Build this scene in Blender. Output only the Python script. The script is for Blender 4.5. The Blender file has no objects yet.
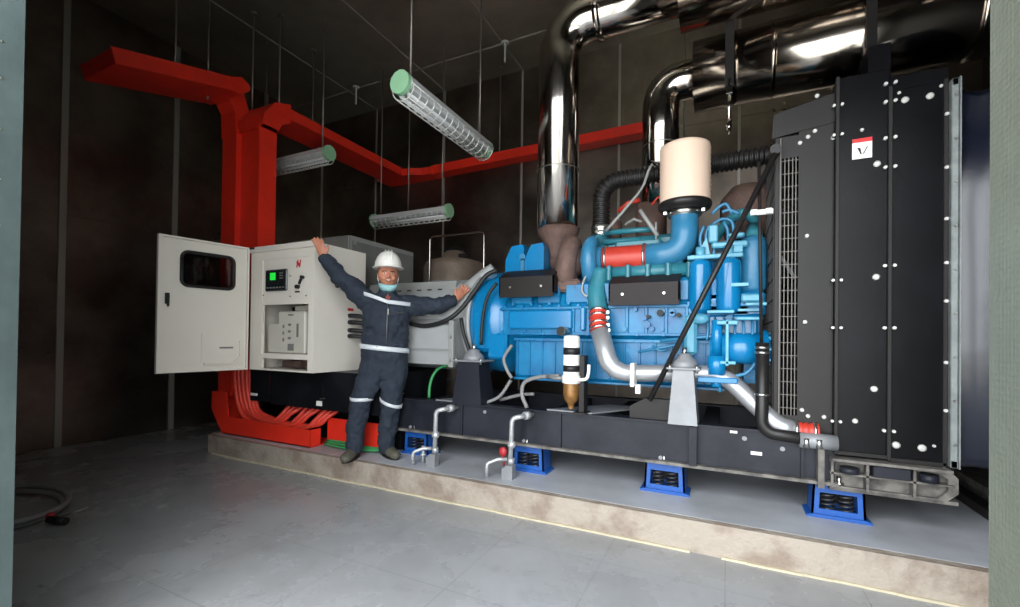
import bpy, math, random
from math import sin, cos, pi, radians
from mathutils import Vector, Matrix, noise
random.seed(7)
V = Vector
SC = bpy.context.scene
COL = SC.collection

# ------------------------------------------------------------------ camera
FPX, YAW, PITCH, ROLL, SH, CAMH = 448.0, radians(25.87), radians(.53), radians(.74), 30.0, 1.2
FW = V((-sin(YAW)*cos(PITCH), cos(YAW)*cos(PITCH), sin(PITCH)))
_r = V((cos(YAW), sin(YAW), 0)); _u = _r.cross(FW)
RT = cos(ROLL)*_r + sin(ROLL)*_u
UP = -sin(ROLL)*_r + cos(ROLL)*_u
CC = V((0, 0, CAMH))
cam = bpy.data.cameras.new('camera'); camo = bpy.data.objects.new('camera', cam); COL.objects.link(camo)
camo.matrix_world = Matrix(((RT.x, UP.x, -FW.x, CC.x), (RT.y, UP.y, -FW.y, CC.y), (RT.z, UP.z, -FW.z, CC.z), (0, 0, 0, 1)))
cam.sensor_width = 36; cam.lens = 36*FPX/1020; cam.shift_y = SH/1020; cam.clip_start = .02; cam.clip_end = 200
SC.camera = camo

def A(u, v, Y):
    """survey helper: where the sight line of photo point (u, v) meets the vertical plane at depth Y"""
    d = FW + RT*((u-510)/FPX) - UP*((v-303.5-SH)/FPX)
    return CC + d*(Y/d.y)

# ------------------------------------------------------------------ materials
def srgb(c):
    return tuple(((x/255)/12.92 if x/255 <= .04045 else ((x/255+.055)/1.055)**2.4) for x in c)
MATS = {}
def mat(name, rgb, rough=.5, metal=0., var=.0, vscale=6., bump=0., bscale=40., rgb2=None, lo=.4, hi=.65, coat=0., rvar=0., stretch=(1, 1, 1), emit=0., spec=.5, trans=0.):
    m = bpy.data.materials.new(name); m.use_nodes = True
    nt = m.node_tree; N = nt.nodes; L = nt.links
    b = N['Principled BSDF']
    c = srgb(rgb)
    b.inputs['Base Color'].default_value = (*c, 1)
    b.inputs['Roughness'].default_value = rough; b.inputs['Metallic'].default_value = metal
    b.inputs['Coat Weight'].default_value = coat; b.inputs['Coat Roughness'].default_value = .15
    b.inputs['Specular IOR Level'].default_value = spec
    if trans: b.inputs['Transmission Weight'].default_value = trans
    if emit:
        b.inputs['Emission Color'].default_value = (*c, 1); b.inputs['Emission Strength'].default_value = emit
    tc = N.new('ShaderNodeTexCoord'); mp = N.new('ShaderNodeMapping'); mp.inputs['Scale'].default_value = stretch
    L.new(tc.outputs['Object'], mp.inputs['Vector'])
    if var or rgb2 or rvar:
        n = N.new('ShaderNodeTexNoise'); n.inputs['Scale'].default_value = vscale; n.inputs['Detail'].default_value = 6
        n.inputs['Roughness'].default_value = .62
        L.new(mp.outputs['Vector'], n.inputs['Vector'])
        r = N.new('ShaderNodeValToRGB'); r.color_ramp.elements[0].position = lo; r.color_ramp.elements[1].position = hi
        c2 = srgb(rgb2) if rgb2 else tuple(x*(1-var) for x in c)
        r.color_ramp.elements[0].color = (*c2, 1); r.color_ramp.elements[1].color = (*c, 1)
        L.new(n.outputs['Fac'], r.inputs['Fac'])
        if var or rgb2: L.new(r.outputs['Color'], b.inputs['Base Color'])
        if rvar:
            mr = N.new('ShaderNodeMapRange'); mr.inputs['From Min'].default_value = .3; mr.inputs['From Max'].default_value = .7
            mr.inputs['To Min'].default_value = max(.02, rough-rvar); mr.inputs['To Max'].default_value = rough+rvar
            L.new(n.outputs['Fac'], mr.inputs['Value']); L.new(mr.outputs['Result'], b.inputs['Roughness'])
    if bump:
        n2 = N.new('ShaderNodeTexNoise'); n2.inputs['Scale'].default_value = bscale; n2.inputs['Detail'].default_value = 4
        L.new(mp.outputs['Vector'], n2.inputs['Vector'])
        bp = N.new('ShaderNodeBump'); bp.inputs['Strength'].default_value = bump; bp.inputs['Distance'].default_value = .02
        L.new(n2.outputs['Fac'], bp.inputs['Height']); L.new(bp.outputs['Normal'], b.inputs['Normal'])
    MATS[name] = m
    return m
M = MATS
mat('galv_sheet', (138, 128, 118), .36, .95, var=.45, vscale=1.3, bump=.10, bscale=1.6, rvar=.10)
mat('galv_ceiling', (186, 182, 166), .45, .8, var=.3, vscale=1.1, bump=.10, bscale=1.5, rvar=.08)
mat('galv_seam', (176, 174, 166), .55, .6)
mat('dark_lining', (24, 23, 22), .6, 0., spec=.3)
mat('mesh_grey', (92, 88, 84), .45, .3)
mat('rod_zinc', (150, 146, 140), .45, .9)
mat('stainless', (205, 198, 190), .13, 1., bump=.04, bscale=5., rvar=.05, vscale=4)
mat('stainless_jacket', (190, 180, 170), .16, 1., bump=.06, bscale=3., rvar=.05, vscale=3)
mat('red_paint', (238, 52, 34), .38, 0., var=.12, vscale=4, bump=.03)
mat('red_cable', (228, 70, 54), .5, 0., var=.1)
mat('cabinet_paint', (236, 230, 220), .42, 0., var=.04, vscale=3)
mat('grey_paint', (150, 152, 150), .45, 0., var=.12, vscale=3)
mat('light_grey_paint', (160, 163, 164), .42, 0., var=.08, vscale=3, bump=.03)
mat('grey_sheet', (122, 124, 120), .5, 0., var=.15, vscale=4)
mat('engine_blue', (8, 118, 166), .36, 0., rgb2=(5, 90, 142), vscale=7, lo=.3, hi=.6, bump=.10, bscale=22)
mat('engine_blue_smooth', (10, 120, 176), .25, 0., var=.12, vscale=5, coat=.3)
mat('engine_light_blue', (92, 168, 196), .35, 0., var=.2, vscale=8)
mat('teal', (52, 128, 144), .38, 0., var=.25, vscale=7, bump=.05)
mat('steel_blue', (52, 124, 164), .35, 0., var=.15, vscale=6)
mat('cast_brown', (112, 88, 80), .7, .1, var=.35, vscale=9, bump=.25, bscale=60)
mat('shield_black', (34, 28, 28), .5, 0., spec=.25, var=.2, vscale=5)
mat('black_paint', (16, 17, 20), .35, 0., spec=.2, rgb2=(30, 31, 36), vscale=2.2, lo=.35, hi=.65, bump=.03)
mat('radiator_black', (9, 9, 11), .3, 0., spec=.12, rgb2=(19, 19, 23), vscale=1.8, lo=.35, hi=.65, bump=.03)
mat('skid_black', (26, 28, 36), .42, 0., spec=.25, rgb2=(44, 46, 54), vscale=3, lo=.35, hi=.65)
mat('dusty_edge', (120, 116, 110), .7, 0., rgb2=(70, 68, 66), vscale=12, lo=.35, hi=.6)
mat('shroud_grey', (38, 36, 36), .45, 0., spec=.25, var=.2, vscale=3)
mat('rubber', (24, 24, 25), .55)
mat('hose_black', (30, 28, 28), .4, spec=.4)
mat('silicone_red', (196, 58, 44), .42, 0., var=.15, vscale=10)
mat('clamp_metal', (205, 205, 200), .28, 1.)
mat('silver_pipe', (178, 180, 184), .38, .55, var=.12, vscale=5)
mat('mount_grey', (140, 142, 146), .5, .2, var=.15, vscale=6)
mat('mount_dark', (34, 36, 46), .5, 0., spec=.3, var=.2, vscale=6)
mat('filter_cream', (236, 208, 186), .6, 0., var=.04, vscale=3)
mat('white_plastic', (232, 232, 226), .4)
mat('bolt_white', (196, 196, 192), .4, .2)
mat('brass', (150, 108, 58), .45, .3, var=.4, vscale=25)
mat('isolator_blue', (30, 86, 166), .4, 0., var=.12, vscale=8)
mat('spring_dark', (60, 60, 62), .35, .5)
mat('canvas_blue', (16, 22, 38), .24, 0., var=.2, vscale=2.5, bump=.12, bscale=5, spec=.6)
mat('galv_flange', (150, 156, 156), .5, .6, var=.25, vscale=12)
mat('jamb_left', (98, 112, 112), .5, .75, var=.2, vscale=5, bump=.05)
mat('fixture_green', (150, 200, 160), .4)
mat('fixture_body', (196, 198, 200), .35, 0.)
mat('tube_glass', (226, 228, 230), .2)
mat('wire_white', (214, 214, 210), .4, .3)
mat('navy', (40, 50, 64), .85, 0., rgb2=(32, 41, 54), vscale=9, bump=.35, bscale=9)
mat('reflective', (214, 220, 226), .35, .1)
mat('skin', (190, 126, 100), .55, 0., var=.06, vscale=30)
mat('hair', (22, 18, 16), .6)
mat('lip', (150, 80, 70), .5)
mat('tooth', (225, 220, 210), .4)
mat('helmet', (236, 234, 228), .28, 0., coat=.2)
mat('mask_blue', (150, 196, 200), .8)
mat('boot', (92, 90, 78), .7, 0., var=.3, vscale=20)
mat('led_green', (30, 200, 60), .4, emit=.10)
mat('screen_black', (30, 34, 36), .25)
mat('glass_dark', (150, 140, 138), .04, 0., trans=1)
mat('breaker', (206, 202, 192), .5, 0., var=.05)
mat('inside_dark', (46, 42, 38), .6)
mat('green_cable', (60, 150, 90), .5)
mat('grey_hose', (128, 128, 128), .5)
mat('tank_brown', (156, 140, 126), .5, .4, var=.3, vscale=5)
mat('chrome_rail', (190, 186, 180), .25, 1.)
mat('drain_galv', (196, 198, 200), .4, .5, var=.15, vscale=20)
mat('caulk', (196, 186, 160), .8, 0., var=.15, vscale=8)
mat('label_white', (236, 234, 232), .5)
mat('label_red', (206, 40, 44), .5)
mat('label_black', (24, 24, 26), .5)
mat('valve_red', (170, 40, 46), .5)
mat('outside_ground', (214, 212, 206), .9, 0., var=.15, vscale=2)
mat('plug_black', (26, 26, 28), .5)

def perforated():
    m = mat('jamb_right', (128, 134, 122), .5, .7, var=.15, vscale=6)
    nt = m.node_tree; N = nt.nodes; L = nt.links; b = N['Principled BSDF']
    tc = N.new('ShaderNodeTexCoord'); w = N.new('ShaderNodeTexVoronoi'); w.inputs['Scale'].default_value = 160; w.inputs['Randomness'].default_value = 0
    L.new(tc.outputs['Object'], w.inputs['Vector'])
    bp = N.new('ShaderNodeBump'); bp.inputs['Strength'].default_value = .5; bp.inputs['Distance'].default_value = .003
    L.new(w.outputs['Distance'], bp.inputs['Height']); L.new(bp.outputs['Normal'], b.inputs['Normal'])
perforated()

def tiled_floor():
    m = mat('floor_epoxy', (158, 160, 163), .27, 0., rgb2=(142, 143, 145), vscale=1.6, lo=.35, hi=.65, rvar=.08)
    nt = m.node_tree; N = nt.nodes; L = nt.links; b = N['Principled BSDF']
    src = b.inputs['Base Color'].links[0].from_socket
    tc = N.new('ShaderNodeTexCoord'); br = N.new('ShaderNodeTexBrick')
    br.inputs['Scale'].default_value = 1.0; br.inputs['Brick Width'].default_value = .6; br.inputs['Row Height'].default_value = .6
    br.inputs['Mortar Size'].default_value = .0035; br.inputs['Mortar Smooth'].default_value = .2; br.offset = 0
    br.inputs['Color1'].default_value = (1, 1, 1, 1); br.inputs['Color2'].default_value = (.97, .97, .97, 1); br.inputs['Mortar'].default_value = (.78, .78, .78, 1)
    L.new(tc.outputs['Object'], br.inputs['Vector'])
    # scuffs with a shape of their own
    sn = N.new('ShaderNodeTexNoise'); sn.inputs['Scale'].default_value = 5.5; sn.inputs['Detail'].default_value = 8; sn.inputs['Roughness'].default_value = .7
    L.new(tc.outputs['Object'], sn.inputs['Vector'])
    sr = N.new('ShaderNodeValToRGB'); sr.color_ramp.elements[0].position = .34; sr.color_ramp.elements[1].position = .44
    sr.color_ramp.elements[0].color = (.86, .86, .85, 1); sr.color_ramp.elements[1].color = (1, 1, 1, 1)
    L.new(sn.outputs['Fac'], sr.inputs['Fac'])
    m1 = N.new('ShaderNodeMixRGB'); m1.blend_type = 'MULTIPLY'; m1.inputs['Fac'].default_value = 1
    m2 = N.new('ShaderNodeMixRGB'); m2.blend_type = 'MULTIPLY'; m2.inputs['Fac'].default_value = 1
    L.new(src, m1.inputs['Color1']); L.new(br.outputs['Color'], m1.inputs['Color2'])
    L.new(m1.outputs['Color'], m2.inputs['Color1']); L.new(sr.outputs['Color'], m2.inputs['Color2'])
    L.new(m2.outputs['Color'], b.inputs['Base Color'])
tiled_floor()
def plinth_concrete():
    mat('plinth_top', (184, 187, 194), .4, 0., rgb2=(160, 163, 168), vscale=2.4, lo=.35, hi=.65, rvar=.08)
    mat('plinth_side', (160, 150, 138), .85, 0., rgb2=(134, 120, 108), vscale=4.5, lo=.38, hi=.56, bump=.5, bscale=30)
plinth_concrete()

# ------------------------------------------------------------------ mesh builder
class B:
    def __init__(s): s.v = []; s.f = []; s.sm = []
    def add(s, vs, fs, smooth=False):
        o = len(s.v); s.v += [V(x) for x in vs]
        for f in fs: s.f.append([i+o for i in f]); s.sm.append(smooth)
        return s
    def box(s, c, d, R=None, bev=0.0):
        x, y, z = d[0]/2, d[1]/2, d[2]/2
        b = min(bev, x*.9, y*.9, z*.9)
        c = V(c)
        if b <= 0:
            vs = [V((i*x, j*y, k*z)) for i in (-1, 1) for j in (-1, 1) for k in (-1, 1)]
            fs = [(0, 1, 3, 2), (4, 6, 7, 5), (0, 4, 5, 1), (2, 3, 7, 6), (0, 2, 6, 4), (1, 5, 7, 3)]
        else:
            vs = []; idx = {}
            for i in (-1, 1):
                for j in (-1, 1):
                    for k in (-1, 1):
                        for a in range(3):
                            p = [i*(x-b), j*(y-b), k*(z-b)]; p[a] = (i, j, k)[a]*(x, y, z)[a]
                            idx[(i, j, k, a)] = len(vs); vs.append(V(p))
            fs = []
            for a in range(3):
                o = [q for q in range(3) if q != a]
                for sg in (-1, 1):
                    q = []
                    for (p1, p2) in ((-1, -1), (1, -1), (1, 1), (-1, 1)):
                        t = [0, 0, 0]; t[a] = sg; t[o[0]] = p1; t[o[1]] = p2; q.append(idx[(*t, a)])
                    fs.append(q)
            for a in range(3):
                o = [q for q in range(3) if q != a]
                for p1 in (-1, 1):
                    for p2 in (-1, 1):
                        t1 = [0, 0, 0]; t1[a] = -1; t1[o[0]] = p1; t1[o[1]] = p2
                        t2 = list(t1); t2[a] = 1
                        fs.append([idx[(*t1, o[0])], idx[(*t2, o[0])], idx[(*t2, o[1])], idx[(*t1, o[1])]])
            for i in (-1, 1):
                for j in (-1, 1):
                    for k in (-1, 1): fs.append([idx[(i, j, k, a)] for a in range(3)])
        if R is not None: vs = [R @ p for p in vs]
        return s.add([c+p for p in vs], fs)
    def bx(s, x0, x1, y0, y1, z0, z1, bev=0.0):
        return s.box(((x0+x1)/2, (y0+y1)/2, (z0+z1)/2), (abs(x1-x0), abs(y1-y0), abs(z1-z0)), None, bev)
    def frame(s, d):
        d = d.normalized(); a = V((0, 0, 1)) if abs(d.z) < .9 else V((1, 0, 0))
        u = d.cross(a).normalized(); return u, d.cross(u).normalized()
    def tube(s, pts, r, n=14, cap=True, sub=0):
        pts = [V(p) for p in pts]
        if sub: pts, r = smooth_path(pts, r, sub)
        rs = r if isinstance(r, (list, tuple)) else [r]*len(pts)
        vs = []; fs = []
        u = None
        for i, p in enumerate(pts):
            d = (pts[min(i+1, len(pts)-1)]-pts[max(i-1, 0)])
            if d.length < 1e-9: d = V((0, 0, 1))
            d.normalize()
            if u is None: u, w = s.frame(d)
            else:
                u = (u-d*u.dot(d)); u = u.normalized() if u.length > 1e-6 else s.frame(d)[0]
                w = d.cross(u)
            for k in range(n):
                a = 2*pi*k/n; vs.append(p+(u*cos(a)+w*sin(a))*rs[i])
        for i in range(len(pts)-1):
            for k in range(n):
                k2 = (k+1) % n; fs.append((i*n+k, i*n+k2, (i+1)*n+k2, (i+1)*n+k))
        s.add(vs, fs, True)
        if cap:
            o = len(s.v)-len(vs)
            s.f.append([o+k for k in range(n)][::-1]); s.sm.append(False)
            s.f.append([o+(len(pts)-1)*n+k for k in range(n)]); s.sm.append(False)
        return s
    def cyl(s, p0, p1, r, r2=None, n=20):
        return s.tube([p0, p1], [r, r if r2 is None else r2], n)
    def lathe(s, prof, c, axis=(0, 0, 1), n=28):
        """prof: (radius, distance along axis)"""
        ax = V(axis).normalized(); u, w = s.frame(ax); c = V(c)
        vs = []; fs = []
        for (r, h) in prof:
            for k in range(n):
                a = 2*pi*k/n; vs.append(c+ax*h+(u*cos(a)+w*sin(a))*max(r, 1e-4))
        for i in range(len(prof)-1):
            for k in range(n):
                k2 = (k+1) % n; fs.append((i*n+k, i*n+k2, (i+1)*n+k2, (i+1)*n+k))
        o = len(s.v); s.add(vs, fs, True)
        s.f.append([o+k for k in range(n)]); s.sm.append(False)
        s.f.append([o+(len(prof)-1)*n+k for k in range(n)]); s.sm.append(False)
        return s
    def prism(s, poly, ax, a0, a1):
        """poly: 2-D outline; ax: extrusion axis 'x','y' or 'z' from a0 to a1 (outline uses the other two in order)"""
        def mk(p, a):
            return {'x': V((a, p[0], p[1])), 'y': V((p[0], a, p[1])), 'z': V((p[0], p[1], a))}[ax]
        n = len(poly); vs = [mk(p, a0) for p in poly]+[mk(p, a1) for p in poly]
        fs = [list(range(n))[::-1], [n+i for i in range(n)]]+[(i, (i+1) % n, n+(i+1) % n, n+i) for i in range(n)]
        return s.add(vs, fs)
    def ball(s, c, r, n=14, m=9, sc=(1, 1, 1)):
        c = V(c); vs = [c+V((0, 0, -r*sc[2]))]; fs = []
        for i in range(1, m):
            t = -pi/2+pi*i/m
            for k in range(n): vs.append(c+V((cos(t)*cos(2*pi*k/n)*r*sc[0], cos(t)*sin(2*pi*k/n)*r*sc[1], sin(t)*r*sc[2])))
        vs.append(c+V((0, 0, r*sc[2])))
        for k in range(n): fs.append((0, 1+(k+1) % n, 1+k)); fs.append((len(vs)-1, 1+(m-2)*n+k, 1+(m-2)*n+(k+1) % n))
        for i in range(m-2):
            for k in range(n): fs.append((1+i*n+k, 1+i*n+(k+1) % n, 1+(i+1)*n+(k+1) % n, 1+(i+1)*n+k))
        return s.add(vs, fs, True)
    def loft(s, rings, n=16):
        """rings: (centre, axisU*ru, axisV*rv) closed body"""
        vs = []; fs = []
        for (c, u, w) in rings:
            for k in range(n):
                a = 2*pi*k/n; vs.append(V(c)+V(u)*cos(a)+V(w)*sin(a))
        for i in range(len(rings)-1):
            for k in range(n):
                k2 = (k+1) % n; fs.append((i*n+k, i*n+k2, (i+1)*n+k2, (i+1)*n+k))
        m = len(rings); fs.append([k for k in range(n)][::-1]); fs.append([(m-1)*n+k for k in range(n)])
        return s.add(vs, fs, True)

def smooth_path(pts, r, sub):
    """Catmull-Rom resampling"""
    rs = list(r) if isinstance(r, (list, tuple)) else [r]*len(pts)
    P = [pts[0]*2-pts[1]]+pts+[pts[-1]*2-pts[-2]]; out = []; ro = []
    for i in range(len(pts)-1):
        a, b, c, d = P[i:i+4]
        for k in range(sub):
            t = k/sub
            out.append(.5*((2*b)+(c-a)*t+(2*a-5*b+4*c-d)*t*t+(3*b-a-3*c+d)*t**3)); ro.append(rs[i]*(1-t)+rs[i+1]*t)
    out.append(pts[-1]); ro.append(rs[-1])
    return out, ro

def arc_path(pts, rad, seg=8):
    """polyline with its corners rounded to radius rad"""
    pts = [V(p) for p in pts]; out = [pts[0]]
    for i in range(1, len(pts)-1):
        a = (pts[i-1]-pts[i]); b = (pts[i+1]-pts[i]); la, lb = a.length, b.length; a.normalize(); b.normalize()
        ang = a.angle(b)
        if ang > 3.1: out.append(pts[i]); continue
        q = min(rad/math.tan(ang/2), la*.48, lb*.48); R = q*math.tan(ang/2)
        ctr = pts[i]+(a+b).normalized()*(R/sin(ang/2))
        p0 = pts[i]+a*q-ctr; p1 = pts[i]+b*q-ctr; tot = p0.angle(p1)
        for k in range(seg+1):
            t = k/seg
            out.append(ctr+(p0*sin((1-t)*tot)+p1*sin(t*tot))/sin(tot))
    out.append(pts[-1]); return out

ORG = {}
def thing(name, label, cat, loc=(0, 0, 0), group=None):
    o = bpy.data.objects.new(name, None); COL.objects.link(o); o.location = loc; o.empty_display_size = .1
    o['label'] = label; o['category'] = cat
    if group: o['group'] = group
    ORG[o.name] = V(loc); return o
EACH = {'boss', 'bolt', 'rivet', 'screw', 'flange_bolt', 'cover_cap', 'shroud_bolt', 'shield_bolt', 'sump_bolt', 'coupling_clamp', 'cable_plug', 'cable_gland',
        'injection_pipe', 'fuel_line', 'grey_hose', 'hose_clamp', 'side_rail', 'eye', 'eyebrow', 'ear_loop', 'hanging_rod', 'flange_rivet', 'drain_plug', 'sensor_line',
        'wiring', 'cross_pipe', 'vent_slat', 'weld_ring', 'side_plate', 'top_flange', 'bottom_flange', 'rear_turbocharger', 'cover_bolt', 'band', 'label_plate',
        'bracket_plate', 'panel_flange', 'header_tank', 'deck_plate', 'busbar', 'breaker_lever', 'key_switch', 'support_pad', 'pump_bracket', 'inspection_cover', 'port_block', 'collar'}
def islands(b):
    par = list(range(len(b.v)))
    def find(x):
        while par[x] != x: par[x] = par[par[x]]; x = par[x]
        return x
    for f in b.f:
        for i in f[1:]:
            a, c = find(f[0]), find(i)
            if a != c: par[a] = c
    groups = {}
    for f, sm in zip(b.f, b.sm): groups.setdefault(find(f[0]), []).append((f, sm))
    out = []
    for g in groups.values():
        idx = {}; nb = B()
        for f, sm in g:
            for i in f:
                if i not in idx: idx[i] = len(nb.v); nb.v.append(b.v[i])
            nb.f.append([idx[i] for i in f]); nb.sm.append(sm)
        out.append(nb)
    return out
def obj(name, b, m, parent=None, label=None, org=None):
    if name in EACH and parent is not None:
        pcs = islands(b)
        if 1 < len(pcs) <= 100:
            for q in pcs: o = obj_one(name, q, m, parent, label, org)
            return o
    return obj_one(name, b, m, parent, label, org)
def obj_one(name, b, m, parent=None, label=None, org=None):
    """link the collected shapes as ONE mesh object, given in world coordinates"""
    me = bpy.data.meshes.new(name)
    if parent is not None: o0 = ORG[parent.name]
    elif org is not None: o0 = V(org)
    else:
        xs = [p.x for p in b.v]; ys = [p.y for p in b.v]; o0 = V(((min(xs)+max(xs))/2, (min(ys)+max(ys))/2, min(p.z for p in b.v)))
    me.from_pydata([p-o0 for p in b.v], [], b.f)
    me.polygons.foreach_set('use_smooth', b.sm)
    me.materials.append(M[m] if isinstance(m, str) else m); me.update()
    o = bpy.data.objects.new(name, me); COL.objects.link(o)
    if parent is None: o.location = o0
    else: o.parent = parent
    ORG[o.name] = o0
    if label: o['label'] = label
    return o
def single(name, b, m, label, cat, group=None):
    o = obj(name, b, m); o['label'] = label; o['category'] = cat
    if group: o['group'] = group
    return o
def struct(name, b, m):
    o = obj(name, b, m, org=(0, 0, 0)); o['kind'] = 'structure'; return o
def smoothen(o, ang=35):
    pass

# ------------------------------------------------------------------ the room
XL, XR, YB, YF, ZC = -6.25, 2.05, 5.45, .6, 4.8
struct('floor', B().bx(XL-.1, XR+.1, .45, YB+.1, -.1, 0), 'floor_epoxy')
struct('ground', B().bx(-20, 20, -25, .45, -.12, -.015), 'outside_ground')
struct('ceiling', B().bx(XL-.1, XR+.1, .45, YB+.1, ZC, ZC+.1), 'galv_ceiling')
struct('wall_left', B().bx(XL-.1, XL, .45, YB+.1, 0, ZC), 'galv_sheet')
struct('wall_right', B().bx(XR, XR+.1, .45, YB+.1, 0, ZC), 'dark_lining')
struct('wall_back', B().bx(XL, XR, YB, YB+.1, 0, ZC), 'galv_sheet')
DX0, DX1, DZ, DX2 = -2.065, .235, 3.3, 1.35
struct('wall_front', B().bx(XL, DX0-.02, .45, YF, 0, ZC).bx(DX2, XR, .45, YF, 0, ZC).bx(DX0-.02, DX2, .45, YF, DZ, ZC), 'galv_sheet')
# door reveals (metal linings of the opening)
jl = struct('door_1', B().bx(DX0-.02, DX0, .40, YF+.01, 0, DZ), 'jamb_left')
rb = B()
for i in range(26):
    z = .1+i*.145+random.uniform(-.02, .02)
    rb.cyl((DX0-.002, .56, z), (DX0+.003, .56, z), .004, n=10)
rv = obj('rivet', rb, 'clamp_metal', jl)
struct('door_2', B().bx(DX1, DX1+.045, -.5, YF+.01, .01, DZ-.02), 'jamb_right')
# seams of the sheet-metal lining
k = 1
def trim(b, m='galv_seam'):
    global k
    struct('trim_%d' % k, b, m); k += 1
for y in (2.15, 3.2, 4.4): trim(B().bx(XL, XL+.018, y-.028, y+.028, 0, ZC))
for x in (-5.05, -3.75, -2.5, -1.2, .1, 1.3):
    trim(B().bx(x-.014, x+.014, YB-.010, YB, 0, ZC)); 
    trim(B().bx(x-.014, x+.014, YF, YB, ZC-.010, ZC))
trim(B().bx(XL, XR, 4.84, 4.868, ZC-.008, ZC))
trim(B().bx(XL, XL+.02, YB-.02, YB, 0, ZC))
for z in (1.25, 2.45, 3.65): trim(B().bx(XL, XR, YB-.006, YB, z-.01, z+.01), 'galv_sheet')
for z in (1.22, 2.44): trim(B().bx(XL, XL+.006, YF, YB, z-.01, z+.01), 'galv_sheet')

# concrete plinth: painted top, raw edge
PX0, PY, PZ = -4.75, 2.745, .18
b = B()
outl = [(PX0+.06, PY), (XR, PY), (XR, YB), (PX0, YB), (PX0, PY+.08), (PX0+.02, PY+.02)]
b.prism(outl, 'z', 0, PZ-.0015)
pl = struct('plinth', b, 'plinth_side')
tp = B(); tp.prism([(PX0+.10, PY+.05), (XR, PY+.06), (XR, YB), (PX0+.04, YB), (PX0+.04, PY+.11)], 'z', PZ-.0015, PZ)
o = obj('painted_top', tp, 'plinth_top', pl)
# caulk strip at the foot of the plinth, with its gap
cb = B()
def strip(x0, x1):
    n = int((x1-x0)/.12)
    for i in range(n):
        a = x0+(x1-x0)*i/n; c = x0+(x1-x0)*(i+1)/n; w = .016+.012*noise.noise(V((i*.37+x0, 0, 0)))
        cb.bx(a, c, PY-w, PY, 0, .012)
strip(-4.6, -.18); strip(-.02, 2.0)
trim(cb, 'caulk')

# ------------------------------------------------------------------ exhaust pipes
def ring(b, c, axis, r, w, t=.012, n=28):
    b.lathe([(r, -w/2), (r+t, -w/2), (r+t, w/2), (r, w/2)], c, axis, n)
def exhaust(label, X, Y, zb, zt, r, rj, xj0, zoff):
    t = thing('exhaust_pipe', label, 'pipe', (X, Y, zb))
    path = arc_path([(X, Y, zb), (X, Y, zt), (xj0+.1, Y, zt+zoff*.3)], r*1.55, 9)
    b = B(); b.tube(path, r, 30)
    obj('pipe_run', b, 'stainless', t)
    b = B()
    ring(b, (X, Y, zb+.50), (0, 0, 1), r, .010, .005)
    obj('weld_ring', b, 'clamp_metal', t)
    b = B(); ring(b, (X+r*1.6+.07, Y, zt), (1, 0, 0), r, .05, .022); b.box((X+r*1.6+.07, Y-r-.03, zt-.02), (.06, .04, .05))
    obj('clamp_band', b, 'stainless', t)
    b = B(); b.cyl((xj0, Y, zt+zoff), (XR-.03, Y, zt+zoff), rj, n=36)
    for q in (xj0+.55, xj0+1.1, xj0+1.7): ring(b, (q, Y, zt+zoff), (1, 0, 0), rj, .03, .004, 36)
    obj('cladding_jacket', b, 'stainless_jacket', t)
    return t
exhaust('tall stainless exhaust pipe rising from the brown turbocharger, nearest the camera', -1.31, 3.6, 2.12, 3.87, .175, .27, -.34, -.03)
exhaust('lower stainless exhaust pipe behind the cream air filter', -.53, 4.0, 2.35, 3.38, .15, .27, -.26, 0)
# hangers of the jackets
def hanger(label, x, y, z, rj, drop):
    t = thing('pipe_hanger', label, 'hanger', (x, y, z))
    b = B(); b.bx(x-.03, x+.03, y-rj-.03, y-rj-.02, z-rj-.02, ZC)
    obj('strap', b, 'shroud_grey', t)
    b = B(); b.cyl((x, y-rj-.025, z-rj-drop), (x, y-rj-.025, z-rj+.05), .012); b.box((x, y-rj-.025, z-rj-.04), (.05, .035, .06), bev=.005)
    b.lathe([(.001, -.06), (.02, -.0), (.02, .05), (.01, .07)], (x, y-rj-.025, z-rj-drop), (0, 0, 1), 12)
    obj('turnbuckle', b, 'stainless', t)
    b = B(); ring(b, (x, y, z), (1, 0, 0), rj+.002, .06, .008, 36)
    obj('clamp_ring', b, 'stainless', t)
hanger('flat grey strap hanger with turnbuckle above the cream air filter', 0.0, 4.0, 3.38, .27, .32)
hanger('flat grey strap hanger above the radiator top', .85, 4.0, 3.38, .27, .10)

# ------------------------------------------------------------------ red cable trunking
def chan(b, p0, p1, w, h, up=(0, 0, 1), t=.006, lid=True):
    """closed trunking of width w, height h between two points"""
    p0, p1 = V(p0), V(p1); d = (p1-p0); L = d.length; d.normalize(); upv = V(up); s_ = d.cross(upv).normalized(); upv = s_.cross(d)
    R = Matrix((s_, d, upv)).transposed()
    b.box((p0+p1)/2, (w, L, h), R, .004)
    for k_ in (-1, 1): b.box((p0+p1)/2+s_*(w/2-.004)*k_+upv*(h/2), (.012, L, .018), R)
CZ = .10
t = thing('cable_trunking', 'bright red wide vertical cable trunking standing on the plinth behind the white cabinet', 'cable trunking', (-4.36, 3.0, PZ))
b = B()
# column: ladder-like tray with raised sides
b.bx(-4.64, -4.26, 2.985, 3.10, .62, 3.30)
obj('riser', b, 'red_paint', t)
b = B(); b.bx(-4.28, -4.25, 2.93, 3.12, .60, 3.34); b.bx(-4.66, -4.62, 2.93, 3.12, .60, 3.34)
obj('side_rail', b, 'red_paint', t)
b = B()
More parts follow.
